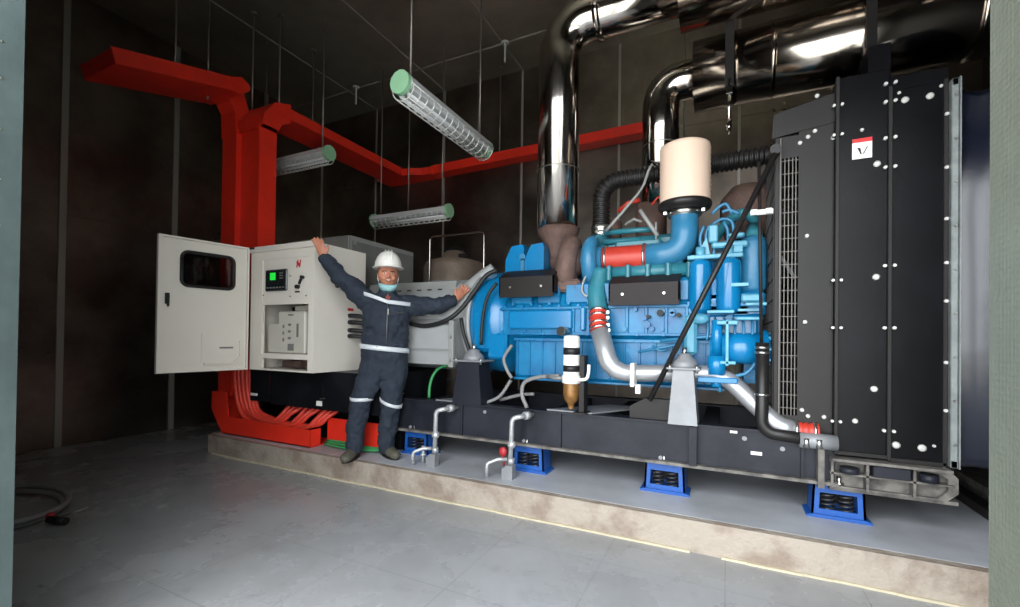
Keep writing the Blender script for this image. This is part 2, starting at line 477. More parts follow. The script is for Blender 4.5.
# elbow from the riser back into the overhead run
pr = [(2.95, 3.30), (2.98, 3.46), (3.10, 3.62), (3.28, 3.68), (3.28, 3.48), (3.18, 3.42), (3.12, 3.30)]
b.prism(pr, 'x', -4.66, -4.25)
obj('elbow', b, 'red_paint', t)
b = B()
chan(b, (-4.44, 3.2, 3.56), (-4.44, 5.1, 3.56), .42, .10)
b.prism([(-4.72, 5.1), (-4.12, 5.1), (-3.95, 5.18), (-3.80, 5.20), (-3.80, 5.42), (-4.72, 5.42)], 'z', 3.51, 3.61)
obj('overhead_run', b, 'red_paint', t)
b = B()
chan(b, (-3.82, 5.32, 3.57), (-.75, 5.32, 3.62), .20, .11)
single('cable_trunking', b, 'red_paint', 'long narrow red cable trunking running along the back wall behind the exhaust pipes', 'cable trunking')
t = thing('cable_trunking', 'red cable trunking at upper left crossing to the top of the riser', 'cable trunking', (-4.8, 2.5, 3.5))
b = B()
yA, yB_ = 1.85, 2.82
chan(b, (-4.80, yA, 3.46), (-4.78, yB_, 3.72), .56, .12)
obj('overhead_run', b, 'red_paint', t)
b = B()
b.prism([(2.78, 3.66), (2.90, 3.64), (2.95, 3.55), (2.96, 3.30), (3.08, 3.30), (3.10, 3.62), (3.04, 3.78), (2.94, 3.85), (2.78, 3.79)], 'x', -4.92, -4.68)
b.prism([(2.78, 3.65), (2.90, 3.66), (2.99, 3.74), (2.98, 3.80), (2.90, 3.84), (2.78, 3.78)], 'x', -5.02, -4.50)
obj('elbow', b, 'red_paint', t)
b = B(); b.bx(-4.90, -4.68, 2.96, 3.08, .55, 3.32)
obj('riser', b, 'red_paint', t)
# floor trunking
t = thing('cable_trunking', 'low open red cable trunking lying on the plinth edge under the white cabinet', 'cable trunking', (-4.0, 2.95, PZ))
b = B()
fx = [(-4.82, .60), (-4.60, .60), (-4.56, .36), (-3.38, .34), (-3.38, PZ+.002), (-4.64, PZ+.002), (-4.82, .42)]
b.prism(fx, 'y', 2.86, 2.872)
b.bx(-4.64, -3.38, 2.86, 3.2, PZ+.002, PZ+.012)
b.prism([(-4.84, .60), (-4.82, .60), (-4.82, .42), (-4.64, PZ+.002), (-4.66, PZ+.002), (-4.84, .42)], 'y', 2.86, 3.2)
b.bx(-3.392, -3.38, 2.86, 2.98, PZ+.002, .34)
obj('tray', b, 'red_paint', t)
b = B(); b.bx(-3.36, -2.62, 3.04, 3.055, PZ+.002, .43); b.bx(-3.36, -2.62, 3.04, 3.14, PZ+.002, PZ+.012)
obj('tray_extension', b, 'red_paint', t)
# red power cables drooping out of the riser and up into the base frame
for i in range(12):
    x0 = -4.57+.021*i
    y0 = 2.93+.02*((i*7) % 3)
    xe = -4.02+.055*i
    low = .30+.015*((i*5) % 4)
    p = [(x0, y0, 1.05), (x0+.0, y0, .75), (x0+.05, y0, .52), (x0+.16, y0, low+.06), ((x0+xe)/2+.12, y0, low), (xe+.0, y0, low+.02), (xe+.10, y0+.03, low+.10), (xe+.15, y0+.10, .50), (xe+.17, y0+.2, .60)]
    single('power_cable', B().tube([V(q) for q in p], .019, 10, sub=5), 'red_cable', 'red power cable looping from the red riser into the black base frame', 'cable', 'red power cables under the white cabinet')
for i in range(3):
    y = 2.99+.02*i
    single('earth_cable', B().tube([V((-3.34, y, PZ+.02+.012*i)), V((-3.1, y-.03+.02*i, PZ+.02+.01*i)), V((-2.9, y-.02, PZ+.02+.01*i)), V((-2.66, y+.03, PZ+.03))], .011, 8, sub=5), 'green_cable', 'green earth cable lying on the plinth in front of the red trunking', 'cable', 'green earth cables by the boots of the person')

# ------------------------------------------------------------------ threaded rods hanging from the ceiling
def rod(u, v, Y, zlow, label=None, X=None):
    p = A(u, v, Y); x = p.x
    single('threaded_rod', B().cyl((x, Y, zlow), (x, Y, ZC-.01), .009, n=8).cyl((x, Y, ZC-.03), (x, Y, ZC-.012), .03, n=10), 'rod_zinc', label, 'threaded rod')
rod(280, 46, 3.35, 3.50, 'threaded rod holding the start of the red overhead run beside the riser top')
rod(253, 60, 3.2, 3.66, 'threaded rod above the elbow of the tall red riser')
rod(313, 95, 3.95, 3.60, 'threaded rod holding the middle of the red overhead run')
rod(209, 20, 2.75, 3.60, 'threaded rod at the bend of the upper left red trunking')
rod(175, 80, 2.5, 3.60, 'threaded rod over the middle of the upper left red trunking')
rod(409, 150, 4.9, 2.9, 'threaded rod dropping past the corner of the red trunking to the caged light')
rod(478, 120, 5.22, 3.60, 'threaded rod holding the back wall trunking left of the tall exhaust pipe')
rod(500, 118, 5.26, 3.62, 'threaded rod holding the back wall trunking nearest the tall exhaust pipe')
rod(684, 125, 4.9, 3.2, 'thin threaded rod above the cream air filter')
for (u, v, Y, l) in ((356, 92, 4.80, 'short bright rod stub under the ceiling seam, left of the nearest caged light'),
                     (505, 50, 4.82, 'short bright rod stub under the ceiling seam, beside the tall exhaust pipe')):
    p = A(u, v, Y); single('rod_stub', B().cyl((p.x, Y, ZC-.26), (p.x, Y, ZC-.01), .013, n=8).cyl((p.x, Y, ZC-.03), (p.x, Y, ZC-.01), .045, n=12), 'wire_white', l, 'threaded rod')

# ------------------------------------------------------------------ caged lamps
def caged_light(label, c, axis, L=1.22, on=False):
    c = V(c); ax = V(axis).normalized(); sd = ax.cross(V((0, 0, 1))).normalized(); up = V((0, 0, 1))
    R = Matrix((ax, sd, up)).transposed()
    t = thing('caged_light', label, 'ceiling light', c)
    def P(a, s_, z): return c+ax*a+sd*s_+up*z
    b = B()
    prof = [(-.075, 0.05), (.075, .05), (.095, .0), (.07, -.03), (-.07, -.03), (-.095, 0)]
    vs = [P(-L/2+.03, x, z) for x, z in prof]+[P(L/2-.03, x, z) for x, z in prof]
    b.add(vs, [list(range(6)), list(range(6, 12))]+[(i, (i+1) % 6, 6+(i+1) % 6, 6+i) for i in range(6)])
    obj('reflector', b, 'fixture_body', t)
    for e in (-1, 1):
        b = B(); a = e*(L/2-.015)
        ov = [(.085*cos(2*pi*k/12), .01+.085*sin(2*pi*k/12)) for k in range(12)]
        vs = [P(a-.02, x, z) for x, z in ov]+[P(a+.02, x, z) for x, z in ov]
        b.add(vs, [list(range(12))[::-1], list(range(12, 24))]+[(i, (i+1) % 12, 12+(i+1) % 12, 12+i) for i in range(12)])
        obj('end_cap', b, 'fixture_green', t)
    for s_ in (-.035, .035):
        obj('tube', B().cyl(P(-L/2+.05, s_, -.055), P(L/2-.05, s_, -.055), .014, n=12), 'tube_glass', t)
    b = B(); n = 15
    for i in range(n):
        a = -L/2+.04+(L-.08)*i/(n-1)
        b.tube([P(a, .098*cos(q), -.01-.098*sin(q)) for q in [pi*j/8 for j in range(9)]], .0052, 5)
    for s_ in (-.098, -.05, 0, .05, .098):
        z = -.01-math.sqrt(max(0, .098**2-s_**2)); b.tube([P(-L/2+.03, s_, z), P(L/2-.03, s_, z)], .0052, 5)
    obj('wire_guard', b, 'wire_white', t)
    b = B()
    for a in (-L/2+.12, L/2-.12):
        b.cyl(P(a, 0, .05), P(a, 0, ZC-c.z-.01), .008, n=8); b.box(P(a, 0, .065), (.05, .1, .02), R)
    obj('hanging_rod', b, 'rod_zinc', t)
    return t
caged_light('nearest caged tube light, with a pale green end cap, hanging at centre', (-2.11, 3.13, 3.0), (0, 1, 0), 1.26)
caged_light('caged tube light partly hidden behind the tall red riser', (-4.62, 3.6, 3.23), (1, 0, 0))
caged_light('dim caged tube light near the back wall above the person', (-3.68, 4.6, 2.74), (1, 0, 0))

# ------------------------------------------------------------------ control cabinet with open door
CX0, CX1, CY0, CY1, CZ0, CZ1 = -4.0, -3.17, 2.70, 3.30, .875, 2.0
t = thing('control_cabinet', 'white steel control cabinet with open door and small green screen', 'control cabinet', (-3.6, 3.0, CZ0))
b = B(); th = .012
b.bx(CX0, CX0+th, CY0, CY1, CZ0, CZ1); b.bx(CX1-th, CX1, CY0, CY1, CZ0, CZ1)
b.bx(CX0+th, CX1-th, CY0, CY1, CZ1-th, CZ1); b.bx(CX0+th, CX1-th, CY0, CY1, CZ0, CZ0+th); b.bx(CX0+th, CX1-th, CY1-th, CY1, CZ0, CZ1)
# front frame
ox0, ox1 = -3.84, -3.235
b.bx(CX0+th, ox0, CY0, CY0+.03, CZ0, CZ1-th); b.bx(ox1, CX1-th, CY0, CY0+.03, CZ0, CZ1-th)
b.bx(ox0, ox1, CY0, CY0+.03, 1.47, 1.50); b.bx(ox0, ox1, CY0, CY0+.03, 1.88, CZ1-th); b.bx(ox0, ox1, CY0, CY0+.03, .985, 1.03); b.bx(ox0, ox1, CY0, CY0+.03, CZ0, .89)
b.bx(CX0-.004, CX1+.004, CY0-.02, CY0, 1.955, CZ1+.004)
obj('body', b, 'cabinet_paint', t)
b = B(); b.bx(ox0, ox1, CY0+.008, CY0+.02, 1.50, 1.88)
ip = obj('instrument_panel', b, 'cabinet_paint', t)
b = B(); b.bx(-3.79, -3.50, CY0-.012, CY0+.008, 1.59, 1.785, .012)
ct = obj('controller', b, 'screen_black', t)
obj('screen', B().bx(-3.715, -3.645, CY0-.016, CY0-.0125, 1.69, 1.755), 'led_green', ct, 'lit green screen')
b = B()
for i in range(6): b.bx(-3.76+i*.042, -3.735+i*.042, CY0-.016, CY0-.0125, 1.615, 1.628)
for i in range(3): b.bx(-3.59, -3.55, CY0-.016, CY0-.0125, 1.70+i*.022, 1.708+i*.022)
obj('keypad', b, 'grey_sheet', ct)
b = B()
for s_ in (-1, 1):
    b.add([(x, CY0+.004, z) for x, z in ((-3.375+.0+s_*.017-.008, 1.79), (-3.375+s_*.017+.008, 1.79), (-3.365+s_*.017+.012, 1.855), (-3.365+s_*.017-.004, 1.855))], [(0, 1, 2, 3)])
b.add([(x, CY0+.003, z) for x, z in ((-3.40, 1.83), (-3.385, 1.85), (-3.345, 1.81), (-3.36, 1.795))], [(0, 1, 2, 3)])
obj('emblem', b, 'label_red', t)
b = B(); b.cyl((-3.37, CY0+.01, 1.62), (-3.37, CY0-.02, 1.62), .018); b.cyl((-3.31, CY0+.01, 1.70), (-3.31, CY0-.02, 1.70), .014); b.box((-3.33, CY0-.01, 1.665), (.012, .02, .05), Matrix.Rotation(.5, 3, 'Y')); b.box((-3.37, CY0-.004, 1.575), (.05, .01, .012))
obj('key_switch', b, 'plug_black', t)
b = B()
for (x, z) in ((-3.83, 1.56), (-3.47, 1.72), (-3.47, 1.54), (-3.27, 1.54)): b.cyl((x, CY0+.01, z), (x, CY0, z), .006, n=8)
obj('screw', b, 'grey_sheet', t)
# circuit breaker behind the lower opening
b = B(); b.bx(-3.835, -3.66, 2.76, 3.1, 1.03, 1.30, .01); b.bx(-3.67, -3.32, 2.74, 3.1, 1.03, 1.41, .012); b.bx(-3.55, -3.28, 2.82, 3.1, 1.42, 1.46)
br = obj('circuit_breaker', b, 'breaker', t)
b = B(); b.bx(-3.42, -3.40, 2.733, 2.741, 1.18, 1.30); b.bx(-3.53, -3.46, 2.733, 2.741, 1.06, 1.12); b.bx(-3.53, -3.47, 2.733, 2.741, 1.37, 1.385)
for i in range(3): b.bx(-3.60, -3.585, 2.733, 2.741, 1.14+i*.06, 1.17+i*.06); b.bx(-3.53, -3.50, 2.733, 2.741, 1.16+i*.06, 1.18+i*.06)
obj('breaker_lever', b, 'grey_sheet', br)
obj('back_panel', B().bx(CX0+.03, CX1-.03, 3.12, 3.14, .9, 1.48), 'inside_dark', t)
obj('busbar', B().bx(-3.75, -3.5, 2.85, 3.0, .90, .96).bx(-3.45, -3.35, 2.85, 3.0, .90, .975), 'cast_brown', t)
# plugs on the side wall
b = B()
for (y, z) in ((2.90, 1.70), (2.99, 1.685)):
    b.cyl((CX1, y, z), (CX1+.06, y-.01, z-.04), .028, .02, n=12); b.ball((CX1+.07, y-.01, z-.06), .022)
obj('cable_plug', b, 'plug_black', t)
b = B()
for z in (1.385, 1.325, 1.25, 1.195):
    b.cyl((CX1, 3.10, z), (CX1+.03, 3.10, z), .02, n=12)
    b.tube([V((CX1+.03, 3.10, z)), V((CX1+.10, 3.14, z-.005)), V((CX1+.2, 3.24, z-.03)), V((CX1+.3, 3.36, z-.05))], .02, 10, sub=4)
obj('cable_gland', b, 'plug_black', t)
b = B(); b.bx(CX1, CX1+.002, 3.08, 3.15, 1.43, 1.455)
obj('side_label', b, 'label_red', t)
# the open door
H0 = V((CX0-.01, CY0-.015, 0)); far = V((-4.12, 2.06, 0)); dd = (far-H0).normalized(); nn = V((0, 0, 1)).cross(dd).normalized()
if nn.x < 0: nn = -nn
RD = Matrix((dd, nn, V((0, 0, 1)))).transposed()
def D(s_, n_, z): return H0+dd*s_+nn*n_+V((0, 0, z))
def dbox(b, s0, s1, n0, n1, z0, z1, bev=0):
    return b.box(D((s0+s1)/2, (n0+n1)/2, (z0+z1)/2), (s1-s0, abs(n1-n0), z1-z0), RD, bev)
DL = .70
ws0, ws1, wz0, wz1 = .12, .545, 1.59, 1.90
b = B()
dbox(b, .01, ws0, -.012, 0, CZ0, CZ1); dbox(b, ws1, DL, -.012, 0, CZ0, CZ1); dbox(b, ws0, ws1, -.012, 0, CZ0, wz0); dbox(b, ws0, ws1, -.012, 0, wz1, CZ1)
for (a, c) in ((.01, .022), (DL-.03, DL)): dbox(b, a, c, 0, .03, CZ0, CZ1)
dbox(b, .022, DL-.03, 0, .03, CZ1-.015, CZ1); dbox(b, .022, DL-.03, 0, .03, CZ0, CZ0+.015)
dr = obj('door', b, 'cabinet_paint', t)
# rounded rubber surround and pane
def rrect(s0, s1, z0, z1, r, n_, k_=5):
    o_ = []
    for (cs, cz, a0) in ((s1-r, z1-r, 0), (s0+r, z1-r, pi/2), (s0+r, z0+r, pi), (s1-r, z0+r, 1.5*pi)):
        for i in range(k_+1): o_.append(D(cs+r*cos(a0+i*pi/2/k_), n_, cz+r*sin(a0+i*pi/2/k_)))
    return o_
po = rrect(ws0+.012, ws1-.012, wz0+.012, wz1-.012, .05, .008)
b = B(); b.tube(po+[po[0]], .014, 8)
obj('window_seal', b, 'rubber', dr)
outer = rrect(ws0-.001, ws1+.001, wz0-.001, wz1+.001, .001, -.001); inner = rrect(ws0+.012, ws1-.012, wz0+.012, wz1-.012, .05, -.001)
n_ = len(inner); b = B(); b.add(outer+inner, [(i, (i+1) % n_, n_+(i+1) % n_, n_+i) for i in range(n_)])
obj('window_corner', b, 'cabinet_paint', dr)
b = B(); dbox(b, ws0, ws1, -.010, -.004, wz0, wz1)
obj('window_pane', b, 'glass_dark', dr)
b = B(); dbox(b, DL-.085, DL-.055, 0, .02, 1.44, 1.53, .004); dbox(b, DL-.075, DL-.065, .02, .045, 1.42, 1.48)
obj('door_latch', b, 'plug_black', dr)
b = B(); pk = [(.06, .99), (.12, .93), (.36, .93), (.36, .95), (.13, .95), (.08, 1.0), (.08, 1.14), (.06, 1.14)]
b.add([D(s_, .006, z) for s_, z in pk]+[D(s_, .028, z) for s_, z in pk], [list(range(8)), list(range(8, 16))]+[(i, (i+1) % 8, 8+(i+1) % 8, 8+i) for i in range(8)])
dbox(b, .08, .38, .001, .012, .95, 1.2)
obj('document_pocket', b, 'cabinet_paint', dr)
b = B(); dbox(b, .13, .24, .0125, .014, 1.07, 1.085)
obj('pocket_label', b, 'grey_sheet', dr)
b = B(); b.bx(CX0-.03, CX0+.07, CY0-.035, CY0-.012, 1.985, 2.0)
obj('door_hinge', b, 'plug_black', t)

# black base under the cabinet
t = thing('base_box', 'black steel base box under the white control cabinet', 'base frame', (-3.5, 3.4, PZ))
b = B(); b.bx(-4.02, -2.62, 2.94, 3.9, .52, .872)
b.bx(-4.02, -2.62, 3.2, 3.9, PZ, .52)
b.bx(-4.30, -4.02, 2.915, 2.932, .54, .872)
obj('body', b, 'black_paint', t)
b = B(); b.bx(-3.33, -3.315, 2.93, 2.94, .53, .872); b.bx(-4.03, -2.62, 2.93, 2.94, .845, .872)
obj('edge_strip', b, 'black_paint', t)
obj('label_plate', B().bx(-3.38, -3.31, 2.925, 2.93, .555, .60).bx(-4.29, -4.19, 2.91, 2.915, .59, .615), 'label_white', t)
b = B().tube([V((-3.34, 2.93, .62)), V((-2.9, 3.05, .66)), V((-2.55, 3.14, .70))], .006, 6)
single('thin_rod', b, 'rod_zinc', 'thin metal conduit running behind the legs of the person', 'conduit')

# ------------------------------------------------------------------ alternator
t = thing('alternator', 'light grey alternator with large grey terminal box, left of the blue engine', 'alternator', (-2.9, 3.9, .66))
b = B(); b.lathe([(.30, -3.5), (.42, -3.46), (.44, -3.3), (.44, -2.25), (.43, -2.2), (.43, -2.02), (.40, -1.98)], (0, 3.78, 1.32), (1, 0, 0), 40)
obj('casing', b, 'light_grey_paint', t)
b = B(); b.prism([(3.22, .96), (3.20, 1.10), (3.24, 1.30), (3.34, 1.36), (4.2, 1.36), (4.3, 1.3), (4.34, 1.1), (4.32, .96)], 'x', -3.1, -2.10)
obj('stator_housing', b, 'light_grey_paint', t)
b = B(); b.bx(-2.60, -2.10, 3.185, 3.2, 1.085, 1.10); b.bx(-2.13, -2.08, 3.19, 3.24, .94, 1.34, .006)
for z in (1.0, 1.2): b.cyl((-2.105, 3.19, z), (-2.105, 3.17, z), .012, n=8)
obj('end_flange', b, 'grey_paint', t)
b = B()
# curved dark band and slanting air hood seen over the shoulder
q = [A(405, 322, 3.22), A(425, 326, 3.22), A(447, 320, 3.22), A(462, 308, 3.26), A(474, 292, 3.3), A(486, 276, 3.34), A(497, 270, 3.38)]
b.tube(q, .02, 10, sub=5)
obj('black_cable_run', b, 'rubber', t)
b = B()
q = [A(402, 314, 3.44), A(430, 314, 3.44), A(450, 304, 3.50), A(468, 289, 3.54), A(484, 276, 3.56), A(494, 268, 3.58)]
b.tube(q, [.05, .055, .06, .062, .06, .05], 14, sub=5)
obj('air_hood', b, 'light_grey_paint', t)
b = B(); q = [A(461, 318, 3.24), A(464, 335, 3.24), A(470, 352, 3.24)]
b.tube(q, .016, 8, sub=4)
obj('lower_strap', b, 'rubber', t)
b = B(); b.bx(-4.35, -3.44, 3.34, 4.38, 1.45, 2.215, .006)
tb = obj('terminal_box', b, 'grey_sheet', t, 'big plain dark grey box')
b = B(); b.bx(-3.445, -3.437, 3.36, 4.36, 2.17, 2.215); b.cyl((-3.44, 3.42, 2.15), (-3.43, 3.42, 2.15), .02); b.bx(-3.445, -3.437, 3.36, 3.385, 1.5, 2.17)
obj('cover_rim', b, 'grey_paint', tb)
b = B(); b.prism([(3.4, 1.36), (3.5, 1.72), (4.1, 1.72), (4.2, 1.36)], 'x', -3.3, -2.25)
obj('top_cover', b, 'grey_paint', t)
b = B()
for i in range(5): b.box((-2.9+.12*i, 3.46, 1.55), (.05, .02, .2), Matrix.Rotation(-.28, 3, 'X'))
obj('vent_slat', b, 'shroud_grey', t)

# day tank with pipe railing behind
t = thing('fuel_tank', 'brownish grey tank against the back wall, seen past the person', 'tank', (-3.25, 4.95, PZ))
b = B(); b.lathe([(.05, 0), (.38, .02), (.40, .08), (.40, 1.92), (.36, 1.99), (.16, 2.05), (.14, 2.12), (.10, 2.14)], (-3.22, 4.95, PZ), (0, 0, 1), 32)
obj('shell', b, 'tank_brown', t)
obj('cap', B().lathe([(.11, 0), (.12, .03), (.07, .06)], (-3.22, 4.95, PZ+2.13), (0, 0, 1), 16).box((-3.0, 4.8, PZ+2.04), (.1, .05, .05)), 'shroud_grey', t)
b = B()
for z in (.5, 1.1, 1.7): ring(b, (-3.22, 4.95, PZ+z), (0, 0, 1), .40, .03, .01)
obj('band', b, 'grey_paint', t)
b = B(); b.tube(arc_path([(-3.29, 4.5, PZ), (-3.29, 4.5, 2.42), (-2.53, 4.5, 2.42), (-2.53, 4.5, PZ)], .05, 5), .013, 10)
single('pipe_railing', b, 'chrome_rail', 'bright inverted U pipe railing in front of the brown tank', 'railing')

# ------------------------------------------------------------------ generator skid
t = thing('generator_skid', 'long black steel skid frame under engine, alternator and radiator', 'skid frame', (-.9, 3.65, .39))
b = B()
for y in (3.1, 4.2):
    s_ = 1 if y < 3.6 else -1
    b.bx(-2.62, .56, y+.02*s_, y+.035*s_, .40, .65)
obj('side_plate', b, 'skid_black', t)
b = B()
for y in (3.1, 4.2): b.bx(-2.62, .56, min(y, y+(.1 if y < 3.6 else -.1)), max(y, y+(.1 if y < 3.6 else -.1)), .65, .662)
obj('top_flange', b, 'skid_black', t)
b = B()
for y in (3.1, 4.2): b.bx(-2.62, .57, min(y-.02, y+(.1 if y < 3.6 else -.1)), max(y, y+(.1 if y < 3.6 else -.1)), .385, .404)
obj('bottom_flange', b, 'dusty_edge', t, 'dusty bottom flange')
for x in (-1.93, -1.09, -.19, .40):
    obj('stiffener', B().bx(x-(.022 if x == -.19 else .007), x+(.022 if x == -.19 else .007), 3.06 if x == -.19 else 3.10, 3.12, .404, .65), 'skid_black', t)
for x in (-2.35, -1.85, -1.2, -.75, -.1, .45):
    obj('cross_member', B().bx(x-.05, x+.05, 3.14, 4.18, .45, .64), 'skid_black', t)
b = B()
for (x, z) in ((-2.05, .60), (-1.72, .61), (.1, .60), (.3, .56), (-1.38, .42), (-.39, .42), (-2.45, .42)): b.cyl((x, 3.12, z), (x, 3.105, z), .014, n=8)
obj('bolt', b, 'mount_grey', t)
obj('label_plate', B().bx(.135, .195, 3.117, 3.12, .505, .525).bx(.02, .06, 3.117, 3.12, .625, .64), 'label_white', t)
# stepped end section carrying the radiator
b = B()
b.prism([(.53, .36), (1.02, .36), (1.08, .42), (1.08, .50), (1.02, .56), (1.02, .535), (.53, .535), (.53, .52), (1.0, .52), (1.04, .49), (1.04, .43), (1.0, .385), (.53, .385)], 'y', 3.10, 3.12)
b.bx(.53, 1.08, 3.10, 4.2, .36, .378)
b.bx(.53, 1.06, 3.14, 3.155, .378, .535)
b.bx(.53, 1.04, 3.04, 3.14, .536, .550)
b.bx(.53, 1.06, 3.08, 3.14, .455, .465)
for x in (.54, .70, .90): b.bx(x-.006, x+.006, 3.08, 3.14, .378, .535)
b.bx(.47, .50, 3.06, 3.12, .37, .62)
obj('radiator_support', b, 'dusty_edge', t, 'dusty grey end frame with gussets')
obj('support_pad', B().bx(.72, .88, 3.06, 3.13, .468, .53, .004).cyl((.62, 3.09, .47), (.62, 3.09, .50), .045).cyl((.96, 3.09, .47), (.96, 3.09, .51), .04), 'skid_black', t)
# plates seen on top of the skid
b = B(); b.prism([(-1.20, 3.12), (-.86, 3.12), (-.55, 3.6), (-.85, 3.6)], 'z', .664, .674)
obj('deck_plate', b, 'mount_grey', t)
b = B(); b.prism([(-2.2, 3.12), (-1.95, 3.12), (-1.75, 3.5), (-2.0, 3.5)], 'z', .664, .674)
obj('deck_plate', b, 'mount_grey', t)
b = B(); b.prism([(-.60, .663), (-.30, .663), (-.30, .80), (-.50, .80), (-.60, .74)], 'y', 3.14, 3.20)
obj('gusset', b, 'shroud_grey', t)

def isolator(x, label):
    t = thing('vibration_isolator', label, 'vibration isolator', (x, 3.22, PZ), 'blue spring isolators under the skid')
    y0, y1 = 3.145, 3.30
    z0 = PZ
    zt = .383
    b = B()
    b.prism([(x-.155, z0), (x+.155, z0), (x+.155, z0+.012), (x+.13, z0+.02), (x+.12, z0+.02), (x-.12, z0+.02), (x-.155, z0+.012)], 'y', y0-.015, y1)
    # trapezoid front with a window
    def face(ya, yb):
        ow = [(-.130, z0+.02), (.130, z0+.02), (.122, zt-.012), (-.122, zt-.012)]
        iw = [(-.092, z0+.05), (.092, z0+.05), (.088, z0+.145), (-.088, z0+.145)]
        vs = [V((x+p[0], ya, p[1])) for p in ow+iw]+[V((x+p[0], yb, p[1])) for p in ow+iw]
        fs = []
        for i in range(4):
            j = (i+1) % 4
            fs += [(i, j, 4+j, 4+i), (8+i, 8+j, 12+j, 12+i), (i, j, 8+j, 8+i), (4+i, 4+j, 12+j, 12+i)]
        b.add(vs, fs)
    face(y0, y0+.012); face(y1-.012, y1)
    for s_ in (-1, 1): b.prism([(x+s_*.130, z0+.02), (x+s_*.118, z0+.02), (x+s_*.110, zt-.012), (x+s_*.122, zt-.012)], 'y', y0, y1)
    b.bx(x-.124, x+.124, y0-.003, y1+.005, zt-.014, zt-.001)
    obj('housing', b, 'isolator_blue', t)
    for s_ in (-.045, .045):
        sp = [V((x+s_+.034*cos(q*.6), y0+.045+.034*sin(q*.6), z0+.03+.13*q/52)) for q in range(53)]
        obj('spring', B().tube(sp, .0065, 6), 'spring_dark', t)
    b = B(); b.cyl((x-.0, 3.10+.03, zt), (x, 3.13, zt+.05), .012, n=8); b.cyl((x, 3.13, zt), (x, 3.13, zt+.018), .022, n=6)
    obj('anchor_bolt', b, 'clamp_metal', t)
isolator(-2.42, 'blue spring isolator beside the boots of the person')
isolator(-1.36, 'blue spring isolator behind the second drain pipe, under the yellow bowl filter')
isolator(-.37, 'blue spring isolator under the grey engine mount')
isolator(.58, 'blue spring isolator under the radiator corner')

def drain(x, label, red):
    t = thing('drain_pipe', label, 'drain pipe', (x, 2.98, PZ))
    b = B(); b.tube(arc_path([(x+.10, 3.12, .625), (x+.06, 2.98, .625), (x, 2.96, .61), (x-.01, 2.96, .22)], .05, 5), .018, 12)
    b.cyl((x+.085, 3.08, .625), (x+.07, 3.03, .625), .030, n=12)
    b.ball((x, 2.96, .42), .032); b.cyl((x-.002, 2.96, .32), (x-.004, 2.96, .28), .026, n=10)
    obj('pipe', b, 'drain_galv', t)
    b = B(); b.prism([(x-.05, PZ), (x+.035, PZ), (x+.035, PZ+.10), (x-.01, PZ+.10), (x-.05, PZ+.07)], 'y', 2.90, 2.96)
    obj('foot_bracket', b, 'mount_grey', t)
    b = B(); b.tube(arc_path([(x-.16, 2.88, PZ+.002), (x-.16, 2.88, PZ+.10), (x-.09, 2.92, PZ+.13), (x-.03, 2.95, PZ+.13)], .03, 5), .014, 10)
    obj('outlet_hook', b, 'drain_galv', t)
    if red:
        obj('valve_knob', B().ball((x-.07, 2.96, .36), .032, sc=(1, .7, 1.1)).cyl((x-.07, 2.96, .33), (x-.06, 2.96, .26), .008), 'valve_red', t, 'red valve knob')
    else:
        obj('valve_stem', B().cyl((x-.12, 2.96, PZ), (x-.12, 2.96, PZ+.14), .013, n=8).cyl((x-.12, 2.96, PZ+.06), (x-.12, 2.96, PZ+.08), .025, n=8), 'drain_galv', t)
drain(-2.08, 'galvanised drain pipe with elbow between the person and the dark mount', False)
drain(-1.41, 'galvanised drain pipe with a red valve knob', True)

# ------------------------------------------------------------------ engine mounts
def mount(x, m, label, w0, w1, z1=1.0, y=3.2, mb='mount_grey'):
    t = thing('engine_mount', label, 'engine mount', (x, y, .66))
    b = B(); vs = []
    for (w, d, z) in ((w0, .11, .663), (w1, .09, z1)):
        vs += [V((x-w/2, y-d, z)), V((x+w/2, y-d, z)), V((x+w/2, y+d, z)), V((x-w/2, y+d, z))]
    b.add(vs, [(0, 1, 5, 4), (1, 2, 6, 5), (2, 3, 7, 6), (3, 0, 4, 7), (4, 5, 6, 7), (3, 2, 1, 0)])
    obj('pedestal', b, m, t)
    b = B(); b.bx(x-w1/2-.04, x+w1/2+.04, y-.11, y+.11, z1, z1+.014, .003)
    obj('top_plate', b, mb, t)
    b = B(); b.lathe([(.085, 0), (.088, .015), (.075, .04), (.05, .062), (.045, .08), (.02, .09)], (x, y, z1+.014), (0, 0, 1), 24)
    obj('rubber_bell', b, mb, t)
    b = B()
    for s_ in (-1, 1): b.cyl((x+s_*(w1/2+.02), y-.09, z1-.02), (x+s_*(w1/2+.02), y-.09, z1+.035), .010, n=8)
    b.cyl((x, y, z1+.09), (x, y, z1+.14), .016, n=10)
    obj('bolt', b, 'clamp_metal', t)
mount(-1.88, 'mount_dark', 'dark engine mount pedestal beneath the flywheel housing', .27, .19)
mount(-.25, 'mount_grey', 'pale grey engine mount pedestal in front of the silver coolant pipe', .175, .12, 1.01, 3.13)

# ------------------------------------------------------------------ diesel engine
EB, ES = 'engine_blue', 'engine_blue_smooth'
E_ = thing('diesel_engine', 'large bright blue V diesel engine with red hoses and cream air filter', 'engine', (-.75, 3.75, .84))
